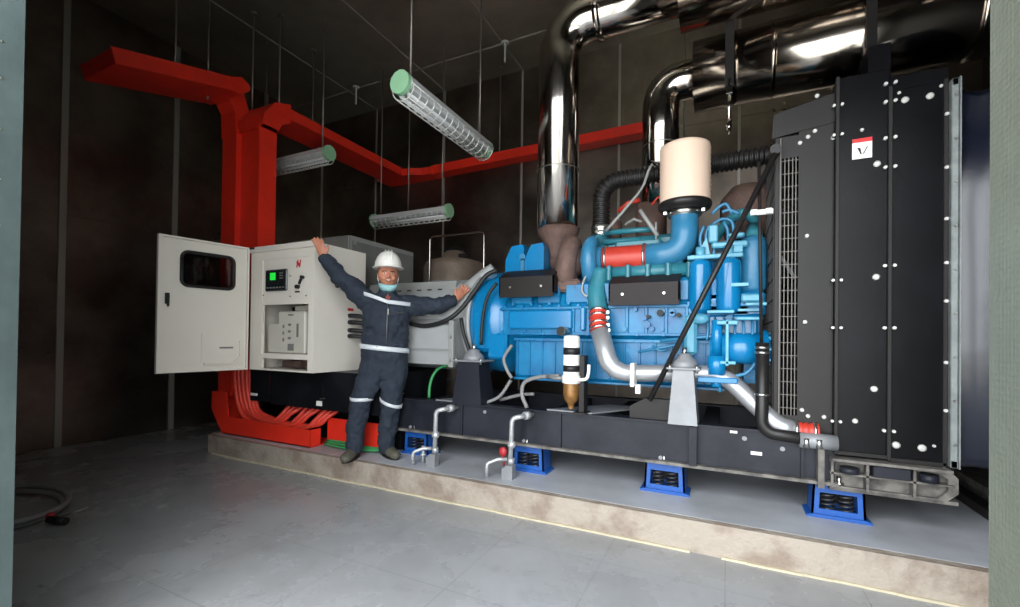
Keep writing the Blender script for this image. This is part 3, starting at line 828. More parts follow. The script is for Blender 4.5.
# crankcase
b = B(); b.prism([(3.34, 1.20), (3.30, 1.24), (3.30, 1.44), (3.40, 1.62), (4.10, 1.62), (4.20, 1.44), (4.20, 1.24), (4.16, 1.20)], 'x', -1.68, .12)
cc = obj('crankcase', b, EB, E_)
b = B()
for i in range(13):
    x = -1.60+i*.135; b.bx(x-.012, x+.012, 3.285, 3.31, 1.24, 1.43, .004)
for z in (1.235, 1.435): b.bx(-1.69, .12, 3.28, 3.31, z-.010, z+.010, .003)
obj('casting_rib', b, EB, cc)
b = B(); b.bx(-1.60, -1.06, 3.265, 3.30, 1.27, 1.42, .012); b.bx(-1.0, -.96, 3.27, 3.30, 1.26, 1.44, .01)
obj('inspection_cover', b, ES, cc)
b = B()
random.seed(3)
for i in range(14):
    x = -.72+random.random()*.80; z = 1.27+random.random()*.15
    b.cyl((x, 3.31, z), (x, 3.262, z), random.choice([.014, .018, .026]), n=10)
for i in range(10): b.cyl((-1.66+i*.18, 3.30, 1.235), (-1.66+i*.18, 3.268, 1.235), .012, n=8)
obj('boss', b, EB, cc)
b = B()
for (x, z, r_) in ((-.42, 1.385, .024), (-.50, 1.36, .014), (-.30, 1.37, .016)): b.cyl((x, 3.28, z), (x, 3.245, z), r_, n=12)
obj('drain_plug', b, 'shroud_grey', cc)
# sump
b = B(); b.prism([(3.36, .86), (3.33, .90), (3.33, 1.20), (4.17, 1.20), (4.17, .9), (4.12, .86)], 'x', -1.56, -.02)
sp = obj('sump', b, EB, E_)
b = B()
for i in range(15):
    x = -1.54+i*.108; b.bx(x-.007, x+.007, 3.318, 3.34, .90, 1.18, .003)
b.bx(-1.57, -.01, 3.305, 3.34, 1.175, 1.20, .003); b.bx(-1.57, -.01, 3.315, 3.34, .862, .88, .003)
obj('sump_rib', b, EB, sp)
b = B()
for i in range(12): b.cyl((-1.52+i*.13, 3.31, 1.188), (-1.52+i*.13, 3.295, 1.188), .010, n=6)
obj('sump_bolt', b, EB, sp)
# cylinder bank and covers
b = B(); b.prism([(3.40, 1.58), (3.34, 1.60), (3.36, 1.64), (3.62, 1.68), (3.64, 1.78), (3.98, 1.80), (4.18, 1.78), (4.24, 1.70), (4.10, 1.58)], 'x', -1.66, .06)
ch = obj('cylinder_bank', b, EB, E_)
b = B(); b.tube([V((-.85, 3.40, 1.70)), V((-.2, 3.40, 1.70))], .05, 14)
for i in range(5): b.box((-.80+.14*i, 3.38, 1.69), (.035, .12, .12), bev=.01); b.cyl((-.73+.14*i, 3.5, 1.66), (-.73+.14*i, 3.42, 1.76), .02, n=8)
obj('exhaust_manifold', b, 'teal', E_)
ch = ch
b = B()
for i in range(7):
    x = -1.60+i*.235; b.bx(x, x+.19, 3.30, 3.36, 1.47, 1.62, .01)
for i in range(22):
    x = -1.64+i*.078; b.cyl((x, 3.32, 1.45+.02*(i % 2)), (x, 3.27, 1.45+.02*(i % 2)), .012, n=8)
obj('port_block', b, EB, ch)
# valve covers visible at the left
for (x0, x1) in ((-1.71, -1.54), (-1.53, -1.36)):
    b = B(); b.prism([(x0, 1.72), (x0, 1.86), (x0+.045, 1.955), (x0+.06, 1.975), (x1-.012, 1.985), (x1, 1.95), (x1, 1.72)], 'y', 3.42, 3.72)
    obj('rocker_cover', b, ES, E_)
b = B(); b.cyl((-1.545, 3.41, 1.875), (-1.545, 3.40, 1.875), .028); b.box((-1.545, 3.41, 1.80), (.03, .02, .12))
obj('cover_bolt', b, 'steel_blue', E_)
for (x0, x1, z0, z1, y_) in ((-1.655, -1.19, 1.52, 1.68, 3.20), (-.77, -.29, 1.44, 1.595, 3.20)):
    b = B(); b.prism([(y_, z0), (y_, z1), (y_+.14, z1+.07), (y_+.15, z1+.065), (y_+.012, z1-.006), (y_+.012, z0)], 'x', x0, x1)
    b.bx(x0, x0+.01, y_, y_+.12, z0+.03, z1); b.bx(x1-.01, x1, y_, y_+.12, z0+.03, z1)
    hs = obj('heat_shield', b, 'shield_black', E_, 'black heat shield')
    b = B()
    for x in (x0+.10, x1-.10): b.cyl((x, y_, (z0+z1)/2), (x, y_-.008, (z0+z1)/2), .009, n=8)
    obj('shield_bolt', b, 'clamp_metal', hs)
# flywheel housing
b = B(); b.lathe([(.30, -2.0), (.44, -1.98), (.46, -1.92), (.46, -1.72), (.42, -1.66), (.36, -1.60)], (0, 3.72, 1.34), (1, 0, 0), 36)
b.bx(-1.80, -1.62, 3.27, 3.34, 1.02, 1.24, .02); b.bx(-1.94, -1.74, 3.26, 3.4, 1.08, 1.44, .03)
fh = obj('flywheel_housing', b, 'engine_blue_smooth', E_)
b = B(); ring(b, (-1.99, 3.72, 1.34), (1, 0, 0), .44, .03, .02, 40)
obj('housing_flange', b, 'light_grey_paint', fh)
b = B()
b.tube([A(497, 283, 3.24), A(490, 292, 3.22), A(485, 305, 3.21), A(482, 325, 3.2), A(481, 345, 3.2)], .014, 8, sub=4)
obj('loom', b, 'rubber', fh)
# exhaust manifold + turbo
b = B()
b.lathe([(.18, .05), (.17, 0.0), (.10, -.10), (.075, -.18), (.07, -.26)], (-1.30, 3.6, 2.08), (0, 0, 1), 28)
obj('exhaust_adapter', b, 'cast_brown', E_)
b = B()
b.tube([V((-1.31, 3.6, 1.86)), V((-1.26, 3.56, 1.80)), V((-1.20, 3.5, 1.76)), V((-1.14, 3.48, 1.74))], [.075, .075, .085, .08], 16, sub=4)
pts = []
for i in range(19):
    a = -.3+i*.29; r_ = .125
    pts.append(V((-1.135+.02*sin(a), 3.42+r_*cos(a)*.7, 1.80+r_*1.2*sin(a))))
b.tube(pts, [.060+.0016*i for i in range(19)], 14)
b.lathe([(.10, -.07), (.13, -.05), (.13, .04), (.10, .07), (.07, .10)], (-1.13, 3.46, 1.82), (1, 0, 0), 24)
b.bx(-1.24, -1.02, 3.30, 3.5, 1.56, 1.66, .02)
tb = obj('turbocharger', b, 'cast_brown', E_, 'rusty brown turbine housing')
b = B()
pts = []
for i in range(21):
    a = -1.2+i*.30; pts.append(V((-.955, 3.45+.125*cos(a), 1.81+.15*sin(a))))
b.tube(pts, [.035+.0016*i for i in range(21)], 14)
b.lathe([(.09, -.05), (.15, -.03), (.16, .01), (.11, .05), (.105, .11)], (-.98, 3.45, 1.81), (1, 0, 0), 28)
obj('compressor_housing', b, 'steel_blue', tb)
b = B(); b.tube([A(601, 270, 3.36), A(598, 286, 3.33), A(597, 298, 3.30), A(600, 316, 3.26)], [.060, .066, .072, .070], 16, sub=4)
for q in ((595, 283), (606, 300)): b.cyl(A(*q, 3.30), A(*q, 3.34), .022, n=10)
obj('charge_pipe', b, 'teal', E_)
b = B(); b.tube([A(589, 272, 3.34), A(584, 280, 3.3), A(582, 290, 3.28), A(586, 296, 3.28), A(590, 293, 3.28)], .008, 6, sub=4)
obj('oil_line', b, 'light_grey_paint', E_)
# corrugated crankcase breather: vertical then over to the radiator
b = B()
base = arc_path([(-.97, 3.75, 2.12), (-.97, 3.75, 2.53), (-.66, 3.77, 2.54), (.50, 3.9, 2.62)], .16, 10)
# resample with ripples
L_ = [0]
for i in range(1, len(base)): L_.append(L_[-1]+(base[i]-base[i-1]).length)
def at_len(d):
    for i in range(1, len(base)):
        if d <= L_[i]: return base[i-1].lerp(base[i], (d-L_[i-1])/(L_[i]-L_[i-1]))
    return base[-1]
n_ = int(L_[-1]/.0085); pts = [at_len(L_[-1]*i/n_) for i in range(n_+1)]
b.tube(pts, [(.058, .070, .076, .070)[i % 4] for i in range(n_+1)], 16)
obj('corrugated_hose', b, 'hose_black', E_, 'black corrugated hose')
b = B(); b.lathe([(.07, 0), (.085, .01), (.085, .04), (.075, .05), (.085, .06), (.085, .09), (.07, .1)], (-.97, 3.75, 2.06), (0, 0, 1), 24)
obj('hose_clamp', b, 'clamp_metal', E_)
b = B(); b.tube([V((-.97, 3.75, 2.08)), V((-.97, 3.72, 1.98)), V((-.96, 3.62, 1.88))], [.072, .085, .10], 18, sub=4)
obj('hose_neck', b, 'teal', E_)
# red intake hose with clamps
b = B()
n_ = 22; x0, x1 = -.865, -.545
b.tube([V((x0+(x1-x0)*i/n_, 3.45, 1.815)) for i in range(n_+1)], [.093 if i % 2 else .099 for i in range(n_+1)], 24)
ih = obj('intake_hose', b, 'silicone_red', E_, 'ribbed red silicone hose')
b = B(); ring(b, (-.845, 3.45, 1.815), (1, 0, 0), .10, .016, .006); ring(b, (-.56, 3.45, 1.815), (1, 0, 0), .10, .016, .006)
obj('hose_clamp', b, 'clamp_metal', ih)
b = B(); b.cyl((-.91, 3.45, 1.815), (-.86, 3.45, 1.815), .09, n=24)
obj('inlet_flange', b, 'steel_blue', E_)
# blue elbow up to filter
FX, FY = -.285, 3.47
b = B(); b.tube(arc_path([(-.55, 3.45, 1.815), (FX-.0, 3.46, 1.83), (FX, FY, 2.12)], .22, 10), .095, 24)
obj('intake_elbow', b, 'steel_blue', E_)
b = B(); b.lathe([(.095, 0), (.115, .005), (.118, .03), (.105, .04)], (FX, FY, 2.095), (0, 0, 1), 28)
for s_ in (-1, 1): b.box((FX+s_*.128, FY-.06, 2.115), (.03, .03, .03), bev=.006)
obj('filter_clamp', b, 'clamp_metal', E_)
b = B(); b.lathe([(.12, 0), (.172, .01), (.182, .03), (.182, .05), (.175, .06)], (FX, FY, 2.135), (0, 0, 1), 32)
af = obj('air_filter', B().lathe([(.175, .055)]+[(.172+.0030*(i % 2), .06+i*.0165) for i in range(25)]+[(.168, .470), (.15, .480), (.001, .482)], (FX, FY, 2.13), (0, 0, 1), 40), 'filter_cream', E_, 'cream cylindrical air filter')
obj('filter_rim', b, 'hose_black', af)
# small pipes above the engine
b = B()
b.tube([A(604, 233, 3.6), A(640, 230, 3.62), A(655, 229, 3.62)], .022, 8)
b.tube([A(602, 243, 3.6), A(640, 239, 3.62)], .02, 8)
obj('cross_pipe', b, 'teal', E_)
b = B()
b.tube([A(606, 231, 3.55), A(626, 208, 3.55), A(642, 188, 3.58), A(648, 172, 3.6), A(652, 164, 3.62)], [.012, .012, .010, .010, .008], 8, sub=3)
b.tube([A(640, 210, 3.5), A(648, 222, 3.5), A(658, 236, 3.5)], .016, 8)
b.tube([A(625, 225, 3.7), A(634, 219, 3.7), A(642, 222, 3.7)], .012, 8)
b.tube([A(656, 240, 3.5), A(656, 222, 3.5)], .008, 6)
obj('sensor_line', b, 'grey_paint', E_)
b = B(); b.tube([A(652, 205, 3.6), A(657, 198, 3.6), A(664, 195, 3.6)], .008, 6); b.tube([A(618, 212, 3.9), A(628, 203, 3.9), A(640, 200, 3.9)], .02, 8)
obj('wiring', b, 'silicone_red', E_)
b = B(); b.bx(-1.0, -.2, 3.62, 4.0, 1.80, 2.02, .03)
b.bx(-.80, -.45, 3.5, 3.62, 1.88, 1.97, .02)
obj('intercooler', b, 'teal', E_)
b = B(); b.cyl((-.92, 3.9, 2.02), (-.92, 3.9, 2.22), .09); b.cyl((-.6, 4.0, 2.0), (-.6, 4.0, 2.36), .13); b.lathe([(.16, 0), (.2, .1), (.2, .3), (.12, .4)], (.14, 3.95, 2.0), (0, 0, 1), 24)
obj('rear_turbocharger', b, 'cast_brown', E_)
# canisters
for (x, z0, z1, r_, m_, y_) in ((-.168, 1.38, 1.745, .072, ES, 3.30), (.005, 1.38, 1.745, .076, ES, 3.30), (.150, 1.52, 1.90, .085, 'steel_blue', 3.42)):
    b = B(); b.lathe([(r_*.5, 0), (r_*.85, .008), (r_, .03), (r_, z1-z0-.045), (r_*.9, z1-z0-.015), (r_*.55, z1-z0)], (x, y_, z0), (0, 0, 1), 28)
    obj('oil_filter_canister', b, m_, E_)
b = B()
b.bx(-.25, .09, 3.26, 3.42, 1.745, 1.775, .006); b.cyl((-.168, 3.30, 1.74), (-.168, 3.30, 1.83), .03); b.cyl((.005, 3.30, 1.74), (.005, 3.30, 1.83), .03)
b.bx(-.10, .12, 3.30, 3.45, 1.82, 1.86, .01); b.bx(.0, .10, 3.28, 3.36, 1.88, 1.91, .01); b.bx(-.12, -.06, 3.3, 3.38, 1.86, 1.98, .01)
b.bx(.03, .09, 3.30, 3.40, 1.78, 1.83, .005); b.prism([(-.20, 1.78), (-.11, 1.78), (-.13, 1.90)], 'y', 3.32, 3.36)
obj('filter_head', b, 'engine_light_blue', E_)
b = B()
for q in ([(709, 226), (706, 236), (707, 250)], [(716, 226), (716, 240), (712, 262)], [(724, 222), (728, 232), (727, 248)], [(712, 225), (722, 219), (732, 222), (734, 238)], [(705, 262), (700, 240), (704, 226)], [(732, 214), (726, 204), (718, 208), (712, 214)], [(740, 214), (730, 210), (722, 212)]):
    b.tube([A(u, v, 3.36) for u, v in q], .011, 8, sub=4)
obj('injection_pipe', b, 'steel_blue', E_)
b = B(); b.cyl((.16, 3.40, 1.88), (.16, 3.55, 1.98), .05); b.tube([V((-.10, 3.7, 1.95)), V((.0, 3.6, 2.06)), V((.10, 3.55, 2.10)), V((.18, 3.6, 2.04))], .035, 12, sub=4)
obj('thermostat_pipe', b, 'teal', E_)
# pumps at lower right
b = B()
b.cyl((-.03, 3.24, 1.15), (.19, 3.24, 1.15), .10, n=26); b.lathe([(.12, 0), (.12, .03), (.09, .05)], (.19, 3.24, 1.15), (1, 0, 0), 26)
b.cyl((-.10, 3.24, 1.15), (-.03, 3.24, 1.15), .075, n=20)
b.bx(-.12, .18, 3.28, 3.5, 1.22, 1.37, .015); b.bx(-.14, .22, 3.30, 3.6, 1.36, 1.52, .015)
wp = obj('water_pump', b, ES, E_)
b = B()
for a in range(8): b.cyl((.22, 3.24+.095*cos(a*.785), 1.15+.095*sin(a*.785)), (.242, 3.24+.095*cos(a*.785), 1.15+.095*sin(a*.785)), .011, n=6)
b.bx(-.01, .01, 3.13, 3.2, 1.04, 1.33, .004); b.bx(-.06, .06, 3.13, 3.2, 1.30, 1.325, .004); b.bx(-.07, .05, 3.13, 3.2, 1.05, 1.07, .004)
b.bx(.05, .2, 3.17, 3.24, 1.33, 1.35, .004); b.bx(.1, .22, 3.17, 3.24, 1.42, 1.44, .004); b.bx(-.12, .04, 3.17, 3.24, 1.375, 1.395, .004)
obj('pump_bracket', b, 'engine_light_blue', wp)
b = B(); b.cyl((-.06, 3.18, 1.12), (-.06, 3.18, 1.33), .032); b.cyl((-.06, 3.18, .98), (-.06, 3.18, 1.10), .055); b.bx(-.17, .06, 3.12, 3.26, .93, .965, .005); b.cyl((-.06, 3.18, .90), (-.06, 3.18, .95), .03)
obj('fuel_pump', b, ES, E_)
b = B()
b.bx(-.26, -.18, 3.2, 3.3, 1.10, 1.37, .02); b.ball((-.16, 3.2, 1.34), .045, sc=(1.2, .8, .8)); b.bx(.02, .12, 3.22, 3.28, 1.55, 1.57); b.bx(.08, .2, 3.24, 3.30, 1.45, 1.50, .01); b.bx(.06, .2, 3.24, 3.28, 1.39, 1.405)
obj('bracket_plate', b, 'engine_light_blue', E_)
b = B()
b.tube([A(660, 341, 3.22), A(690, 338, 3.22), A(715, 336, 3.22), A(742, 336, 3.22)], .012, 8)
b.tube([A(638, 352, 3.26), A(660, 348, 3.26), A(690, 342, 3.24)], .009, 8)
b.tube([A(652, 346, 3.25), A(660, 351, 3.25), A(668, 350, 3.25)], .007, 8)
b.tube([A(720, 392, 3.2), A(722, 378, 3.2), A(745, 374, 3.2), A(758, 360, 3.2)], .012, 8, sub=3)
for i in range(6):
    u = 706+i*9; b.tube([A(u, 318, 3.26), A(u+2, 326, 3.22), A(u+1, 340, 3.2)], .008, 6, sub=3)
obj('fuel_line', b, 'steel_blue', E_)
# timing cover end
b = B(); b.prism([(3.36, .92), (3.34, 1.5), (3.5, 1.9), (4.0, 1.9), (4.18, 1.5), (4.14, .92)], 'x', .10, .20)
b.cyl((.2, 3.75, 1.75), (.26, 3.75, 1.75), .16)
obj('timing_cover', b, EB, E_)
b = B()
for a in range(8):
    an = a*pi/4; R_ = Matrix.Rotation(an, 3, 'X') @ Matrix.Rotation(.5, 3, 'Z')
    b.box(V((.33, 3.75, 1.65))+Matrix.Rotation(an, 3, 'X') @ V((0, 0, .33)), (.02, .16, .46), R_)
b.cyl((.24, 3.75, 1.65), (.36, 3.75, 1.65), .1)
obj('cooling_fan', b, 'hose_black', E_)
# red coupling and silver coolant pipe
b = B(); cp = [V((-.845, 3.22, 1.40)), V((-.84, 3.20, 1.36)), V((-.83, 3.17, 1.31)), V((-.815, 3.14, 1.25))]
cp2, _ = smooth_path(cp, 1, 5)
b.tube(cp2, [.066 if i % 4 else .060 for i in range(len(cp2))], 20)
ch_ = obj('coolant_coupling', b, 'silicone_red', E_, 'short red hose coupling')
b = B()
for i in (1, 6, 11, 14):
    d = (cp2[i+1]-cp2[i-1]).normalized(); ring(b, cp2[i], d, .067, .014, .005); b.box(cp2[i]+V((.07, -.01, 0)), (.02, .02, .02))
obj('coupling_clamp', b, 'clamp_metal', ch_)
b = B()
cpath = arc_path([(-.815, 3.14, 1.26), (-.715, 3.08, .965), (-.08, 3.22, .985), (.02, 3.2, .94), (.27, 3.12, .70), (.36, 3.12, .675)], .15, 8)
b.tube(cpath, [.066]*4+[.062]*3+[.058]*3+[.054]*(len(cpath)-10), 24)
obj('coolant_pipe', b, 'silver_pipe', E_, 'thick silver coolant pipe')
b = B(); b.box((-.56, 3.045, .965), (.028, .10, .155), bev=.004); b.box((-.53, 3.06, .87), (.03, .04, .06))
obj('pipe_clip', b, 'white_plastic', E_)
b = B(); b.cyl((.36, 3.12, .675), (.385, 3.12, .675), .05, n=20)
for q in ((.385, .40), (.43, .445), (.46, .47)): pass
b = B(); n_ = 14; b.tube([V((.35+.13*i/n_, 3.12, .675)) for i in range(n_+1)], [.052 if i % 3 else .047 for i in range(n_+1)], 20)
lh = obj('radiator_hose', b, 'silicone_red', E_, 'short red hose at the radiator foot')
b = B(); ring(b, (.37, 3.12, .675), (1, 0, 0), .053, .016, .004); ring(b, (.46, 3.12, .675), (1, 0, 0), .053, .016, .004)
obj('hose_clamp', b, 'clamp_metal', lh)
b = B(); b.cyl((-1.10, 3.25, 1.245), (-1.12, 3.17, 1.255), .034, n=16)
obj('oil_filler_cap', b, 'clamp_metal', E_)
# grey hoses hanging by the sump
b = B()
b.tube([A(512, 345, 3.2), A(504, 358, 3.2), A(507, 370, 3.2), A(512, 378, 3.2)], .014, 8, sub=5)
b.tube([A(560, 376, 3.12), A(540, 377, 3.15), A(525, 382, 3.16), A(522, 394, 3.16), A(527, 408, 3.15)], .016, 8, sub=5)
b.tube([A(511, 380, 3.25), A(500, 396, 3.22), A(486, 403, 3.2)], .014, 8, sub=4)
b.tube([A(500, 400, 3.3), A(520, 395, 3.3), A(534, 394, 3.3)], .014, 8, sub=4)
obj('grey_hose', b, 'grey_hose', E_)

# water-separating fuel filter on its bracket
t = thing('fuel_filter', 'white and black banded fuel filter with a brass coloured bowl', 'filter', (-.99, 3.06, .675))
fc = V((-.995, 3.06, 0))
def fl(prof, m_, nm, lab=None):
    return obj(nm, B().lathe([(r_, z) for r_, z in prof], fc, (0, 0, 1), 24), m_, t, lab)
fl([(.04, 1.222), (.056, 1.215), (.058, 1.20), (.058, .94), (.066, .935), (.066, .885), (.05, .88)][::-1], 'white_plastic', 'canister')
fl([(.0588, 1.135), (.0592, 1.135), (.0592, 1.085), (.0588, 1.085)][::-1], 'label_black', 'black_band')
fl([(.0588, 1.01), (.0592, 1.01), (.0592, .965), (.0588, .965)][::-1], 'label_black', 'black_band')
fl([(.045, .885), (.056, .875), (.056, .80), (.045, .76), (.025, .74), (.022, .72), (.018, .70)][::-1], 'brass', 'bowl', 'brass coloured bowl')
b = B(); b.bx(-.94, -.90, 3.06, 3.15, .674, 1.08, .003); b.bx(-.97, -.88, 3.02, 3.16, .674, .682)
obj('bracket', b, 'shroud_grey', t)
b = B(); b.tube([V((-.935, 3.04, .91)), V((-.88, 3.04, .92)), V((-.865, 3.04, .96)), V((-.862, 3.04, 1.02))], .012, 8, sub=4)
obj('outlet_pipe', b, 'white_plastic', t)
b = B(); b.tube([V((-1.05, 3.06, .915)), V((-1.12, 3.08, .91)), V((-1.2, 3.12, .915))], .014, 8)
obj('inlet_pipe', b, 'grey_hose', t)

# diagonal brace from radiator to skid
b = B(); b.cyl((.25, 3.06, 2.31), (-.455, 3.05, .80), .017, n=12); b.cyl((.25, 3.06, 2.34), (.25, 3.2, 2.34), .03, n=12)
single('brace_rod', b, 'hose_black', 'black diagonal brace rod crossing in front of the blue canisters', 'brace')
# thin riser pipe + black hose
t = thing('vent_pipe', 'thin upright vent pipe joined to a thick black hose beside the radiator shroud', 'pipe', (.19, 3.05, .66))
obj('thin_pipe', B().cyl((.185, 3.08, 1.18), (.165, 3.08, 2.28), .010, n=10), 'shroud_grey', t)
b = B(); b.tube(arc_path([(.19, 3.08, 1.19), (.19, 3.08, .655), (.56, 3.07, .63)], .08, 8), .036, 16)
obj('lower_hose', b, 'hose_black', t)
b = B(); ring(b, (.19, 3.08, 1.16), (0, 0, 1), .037, .014, .004, 16); ring(b, (.19, 3.08, 1.13), (0, 0, 1), .037, .014, .004, 16); ring(b, (.19, 3.08, .88), (0, 0, 1), .037, .014, .004, 16)
for x in (.41, .47): b.cyl((x, 3.035, .60), (x, 3.035, .65), .016, n=10)
obj('hose_clamp', b, 'clamp_metal', t)
b = B(); b.cyl((.38, 3.07, .632), (.56, 3.07, .632), .044, n=18)
obj('end_fitting', b, 'mount_grey', t)
b = B(); b.bx(.12, .24, 3.05, 3.07, 1.955, 1.985, .002); 
for x in (.14, .215): b.box((x, 3.045, 1.97), (.03, .02, .03))
obj('pipe_bracket', b, 'white_plastic', t)

# ------------------------------------------------------------------ radiator
t = thing('radiator', 'tall black radiator with bolted side panels and a small white sticker', 'radiator', (.8, 3.7, .55))
Y0, Y1 = 3.10, 4.35
b = B(); b.bx(.555, .795, Y0+.01, Y1, .57, 2.71, .004)
obj('side_panel', b, 'radiator_black', t)
b = B(); b.bx(.795, 1.03, Y0+.01, Y1, .56, 2.585, .004)
obj('side_panel', b, 'radiator_black', t)
b = B()
b.bx(.548, .566, Y0-.012, Y0+.02, .57, 2.71, .002); b.bx(.785, .803, Y0-.012, Y0+.02, .56, 2.60, .002); b.bx(1.016, 1.034, Y0-.006, Y0+.02, .56, 2.59, .002)
b.bx(.55, .80, Y0-.006, Y0+.01, .565, .585); b.bx(.80, 1.03, Y0-.006, Y0+.01, .555, .575)
obj('panel_flange', b, 'shroud_grey', t)
b = B(); b.bx(.70, .80, Y0+.02, Y0+.18, 2.55, 2.86); b.bx(.80, 1.04, Y0+.02, Y1, 2.585, 2.66)
obj('header_tank', b, 'radiator_black', t)
b = B()
def washer(u, v, r_=.014, Y=Y0+.009, sx=1.0):
    p = A(u, v, Y); b.lathe([(r_, 0), (r_, .006), (r_*.6, .010)], (p.x, Y, p.z), (0, -1, 0), 14)
for (u, v, r_) in ((905, 100, .022), (930, 96, .022), (877, 164, .022), (876, 277, .022), (874, 389, .022), (855, 421, .018), (896, 445, .024), (922, 448, .024), (934, 446, .010), (862, 130, .012),
                   (899, 93, .010), (941, 86, .010)):
    washer(u, v, r_*.78)
for v in (96, 123, 139, 180, 225, 322, 414):
    pass
obj('cover_cap', b, 'bolt_white', t, 'round off-white caps')
b = B()
for z in (2.62, 2.52, 2.32, 2.16, 1.62, 1.28, .72):
    for x in (.773, .815): b.cyl((x, Y0+.01, z), (x, Y0-.012, z), .009, n=8)
for z in (2.55, 2.38, 1.55, 1.28, .75):
    for x in (.540, .578): b.cyl((x, Y0+.01, z), (x, Y0-.012, z), .008, n=8)
for z in (2.4, 2.12, 1.85, 1.62, 1.42, 1.1, .85): b.cyl((1.025, Y0, z), (1.025, Y0-.016, z), .009, n=8)
obj('flange_bolt', b, 'bolt_white', t)
# sticker: white with red header and a black emblem
p0 = A(852, 161, Y0+.008); p1 = A(872, 137, Y0+.008); zt_ = p1.z-.018
b = B(); b.bx(p0.x, p1.x, Y0+.004, Y0+.008, p0.z+.006, p1.z)
st = obj('sticker', b, 'label_white', t)
obj('sticker_header', B().bx(p0.x, p1.x, Y0+.002, Y0+.0039, p1.z-.022, p1.z), 'label_red', st)
cx = (p0.x+p1.x)/2; cz = p0.z+.048
b = B()
for pts_ in ([(-.022, .020), (-.010, .016), (-.001, -.016), (-.007, -.020)], [(-.024, .022), (-.008, .018), (-.004, .0), (-.010, .006)], [(.002, -.019), (.008, -.018), (.028, .026), (.021, .022)]):
    b.add([V((cx+x, Y0+.0035, cz+z)) for x, z in pts_], [(0, 1, 2, 3)])
obj('sticker_emblem', b, 'label_black', st)
# fan shroud and guard
b = B()
b.bx(.375, .548, 3.135, 3.15, .60, 2.47); b.bx(.255, .375, 3.135, 3.15, .60, .76); b.bx(.255, .375, 3.135, 3.15, 2.30, 2.43)
b.bx(.255, .290, 3.135, 3.15, .76, 2.30)
b.bx(.255, .555, 4.3, 4.32, .68, 2.6); b.bx(.255, .555, 3.15, 4.3, 2.40, 2.42); b.bx(.255, .555, 3.15, 4.3, .67, .69)
fs_ = obj('fan_shroud', b, 'shroud_grey', t)
b = B()
b.prism([(.235, 2.43), (.55, 2.47), (.55, 2.64), (.245, 2.575)], 'y', 3.13, 3.15)
obj('top_plate', b, 'shroud_grey', fs_)
b = B()
for x in (.305, .325, .345, .362): b.bx(x-.0025, x+.0025, 3.138, 3.143, .76, 2.30)
for i in range(20): b.bx(.29, .375, 3.136, 3.141, .80+i*.078, .804+i*.078)
obj('guard_mesh', b, 'mesh_grey', fs_)
obj('guard_edge', B().bx(.277, .284, 3.118, 3.136, .72, 2.42), 'mesh_grey', fs_)
b = B()
for i in range(16): b.bx(.250, .254, 3.16+i*.074, 3.165+i*.074, .72, 2.38)
for i in range(12): b.bx(.248, .252, 3.15, 4.3, .8+i*.13, .805+i*.13)
obj('fan_guard', b, 'hose_black', fs_)
b = B()
for (u, v) in ((808, 137), (815, 131), (800, 143), (807, 236), (805, 322), (802, 410), (808, 416), (824, 417), (817, 96), (833, 138)):
    p = A(u, v, 3.134); b.lathe([(.012, 0), (.012, .006), (.007, .010)], (p.x, 3.134, p.z), (0, -1, 0), 12)
obj('shroud_bolt', b, 'bolt_white', fs_)

# ------------------------------------------------------------------ flexible air duct
t = thing('canvas_duct', 'dark blue canvas duct collar between radiator and right hand wall', 'air duct', (1.5, 3.7, .5))
b = B()
secs = []
for i in range(13):
    s_ = i/12; x = 1.07+s_*.95; g = -.05*sin(pi*s_)+.012*sin(9*s_)
    yl, zl, zh = 3.09-.10*sin(pi*min(1, s_*2.2)*.5)+.02*sin(26*s_), .56+.03*sin(pi*s_), 2.56-.07*sin(pi*min(1, s_*3.0))+.12*max(0, s_-.12)
    secs.append([V((x, yl+.04, zl)), V((x, yl, zl+.05)), V((x, yl+.015*sin(6*s_), 1.2)), V((x, yl-.015*sin(7*s_), 1.9)), V((x, yl, zh-.06)), V((x, yl+.06, zh)), V((x, 4.36, zh)), V((x, 4.36, zl))])
vs = [p for s_ in secs for p in s_]; fs = []
for i in range(12):
    for j in range(8): fs.append((i*8+j, i*8+(j+1) % 8, (i+1)*8+(j+1) % 8, (i+1)*8+j))
b.add(vs, fs, True)
obj('canvas_sleeve', b, 'canvas_blue', t)
b = B(); b.bx(1.035, 1.064, 3.06, 3.10, .56, 2.57, .004); b.bx(1.035, 1.066, 3.06, 4.4, 2.53, 2.57, .004); b.bx(1.035, 1.066, 3.06, 4.4, .56, .60, .004); b.bx(1.064, 1.070, 3.05, 3.10, .56, 2.57)
fl_ = obj('galvanised_flange', b, 'galv_flange', t)
b = B()
for i in range(9): b.cyl((1.05, 3.06, .68+i*.225), (1.05, 3.05, .68+i*.225), .006, n=8)
obj('flange_rivet', b, 'clamp_metal', fl_)
# steel channel across the plinth by the right wall
t = thing('floor_channel', 'dark steel channel lying on the plinth beside the right doorway lining', 'channel', (1.5, 4.0, PZ))
obj('channel_web', B().bx(1.36, 1.44, 2.9, 5.2, PZ, PZ+.06, .004), 'shroud_grey', t)
obj('channel_cover', B().bx(1.50, 1.95, 2.9, 5.2, PZ, PZ+.10, .004), 'dusty_edge', t)

# green-white cable rising behind the skid
b = B(); b.tube([A(429, 398, 3.3), A(430, 385, 3.32), A(434, 374, 3.34), A(441, 367, 3.36), A(452, 365, 3.38)], .013, 8, sub=5)
single('earth_cable', b, 'green_cable', 'pale green cable curving up from the skid beside the alternator foot', 'cable')

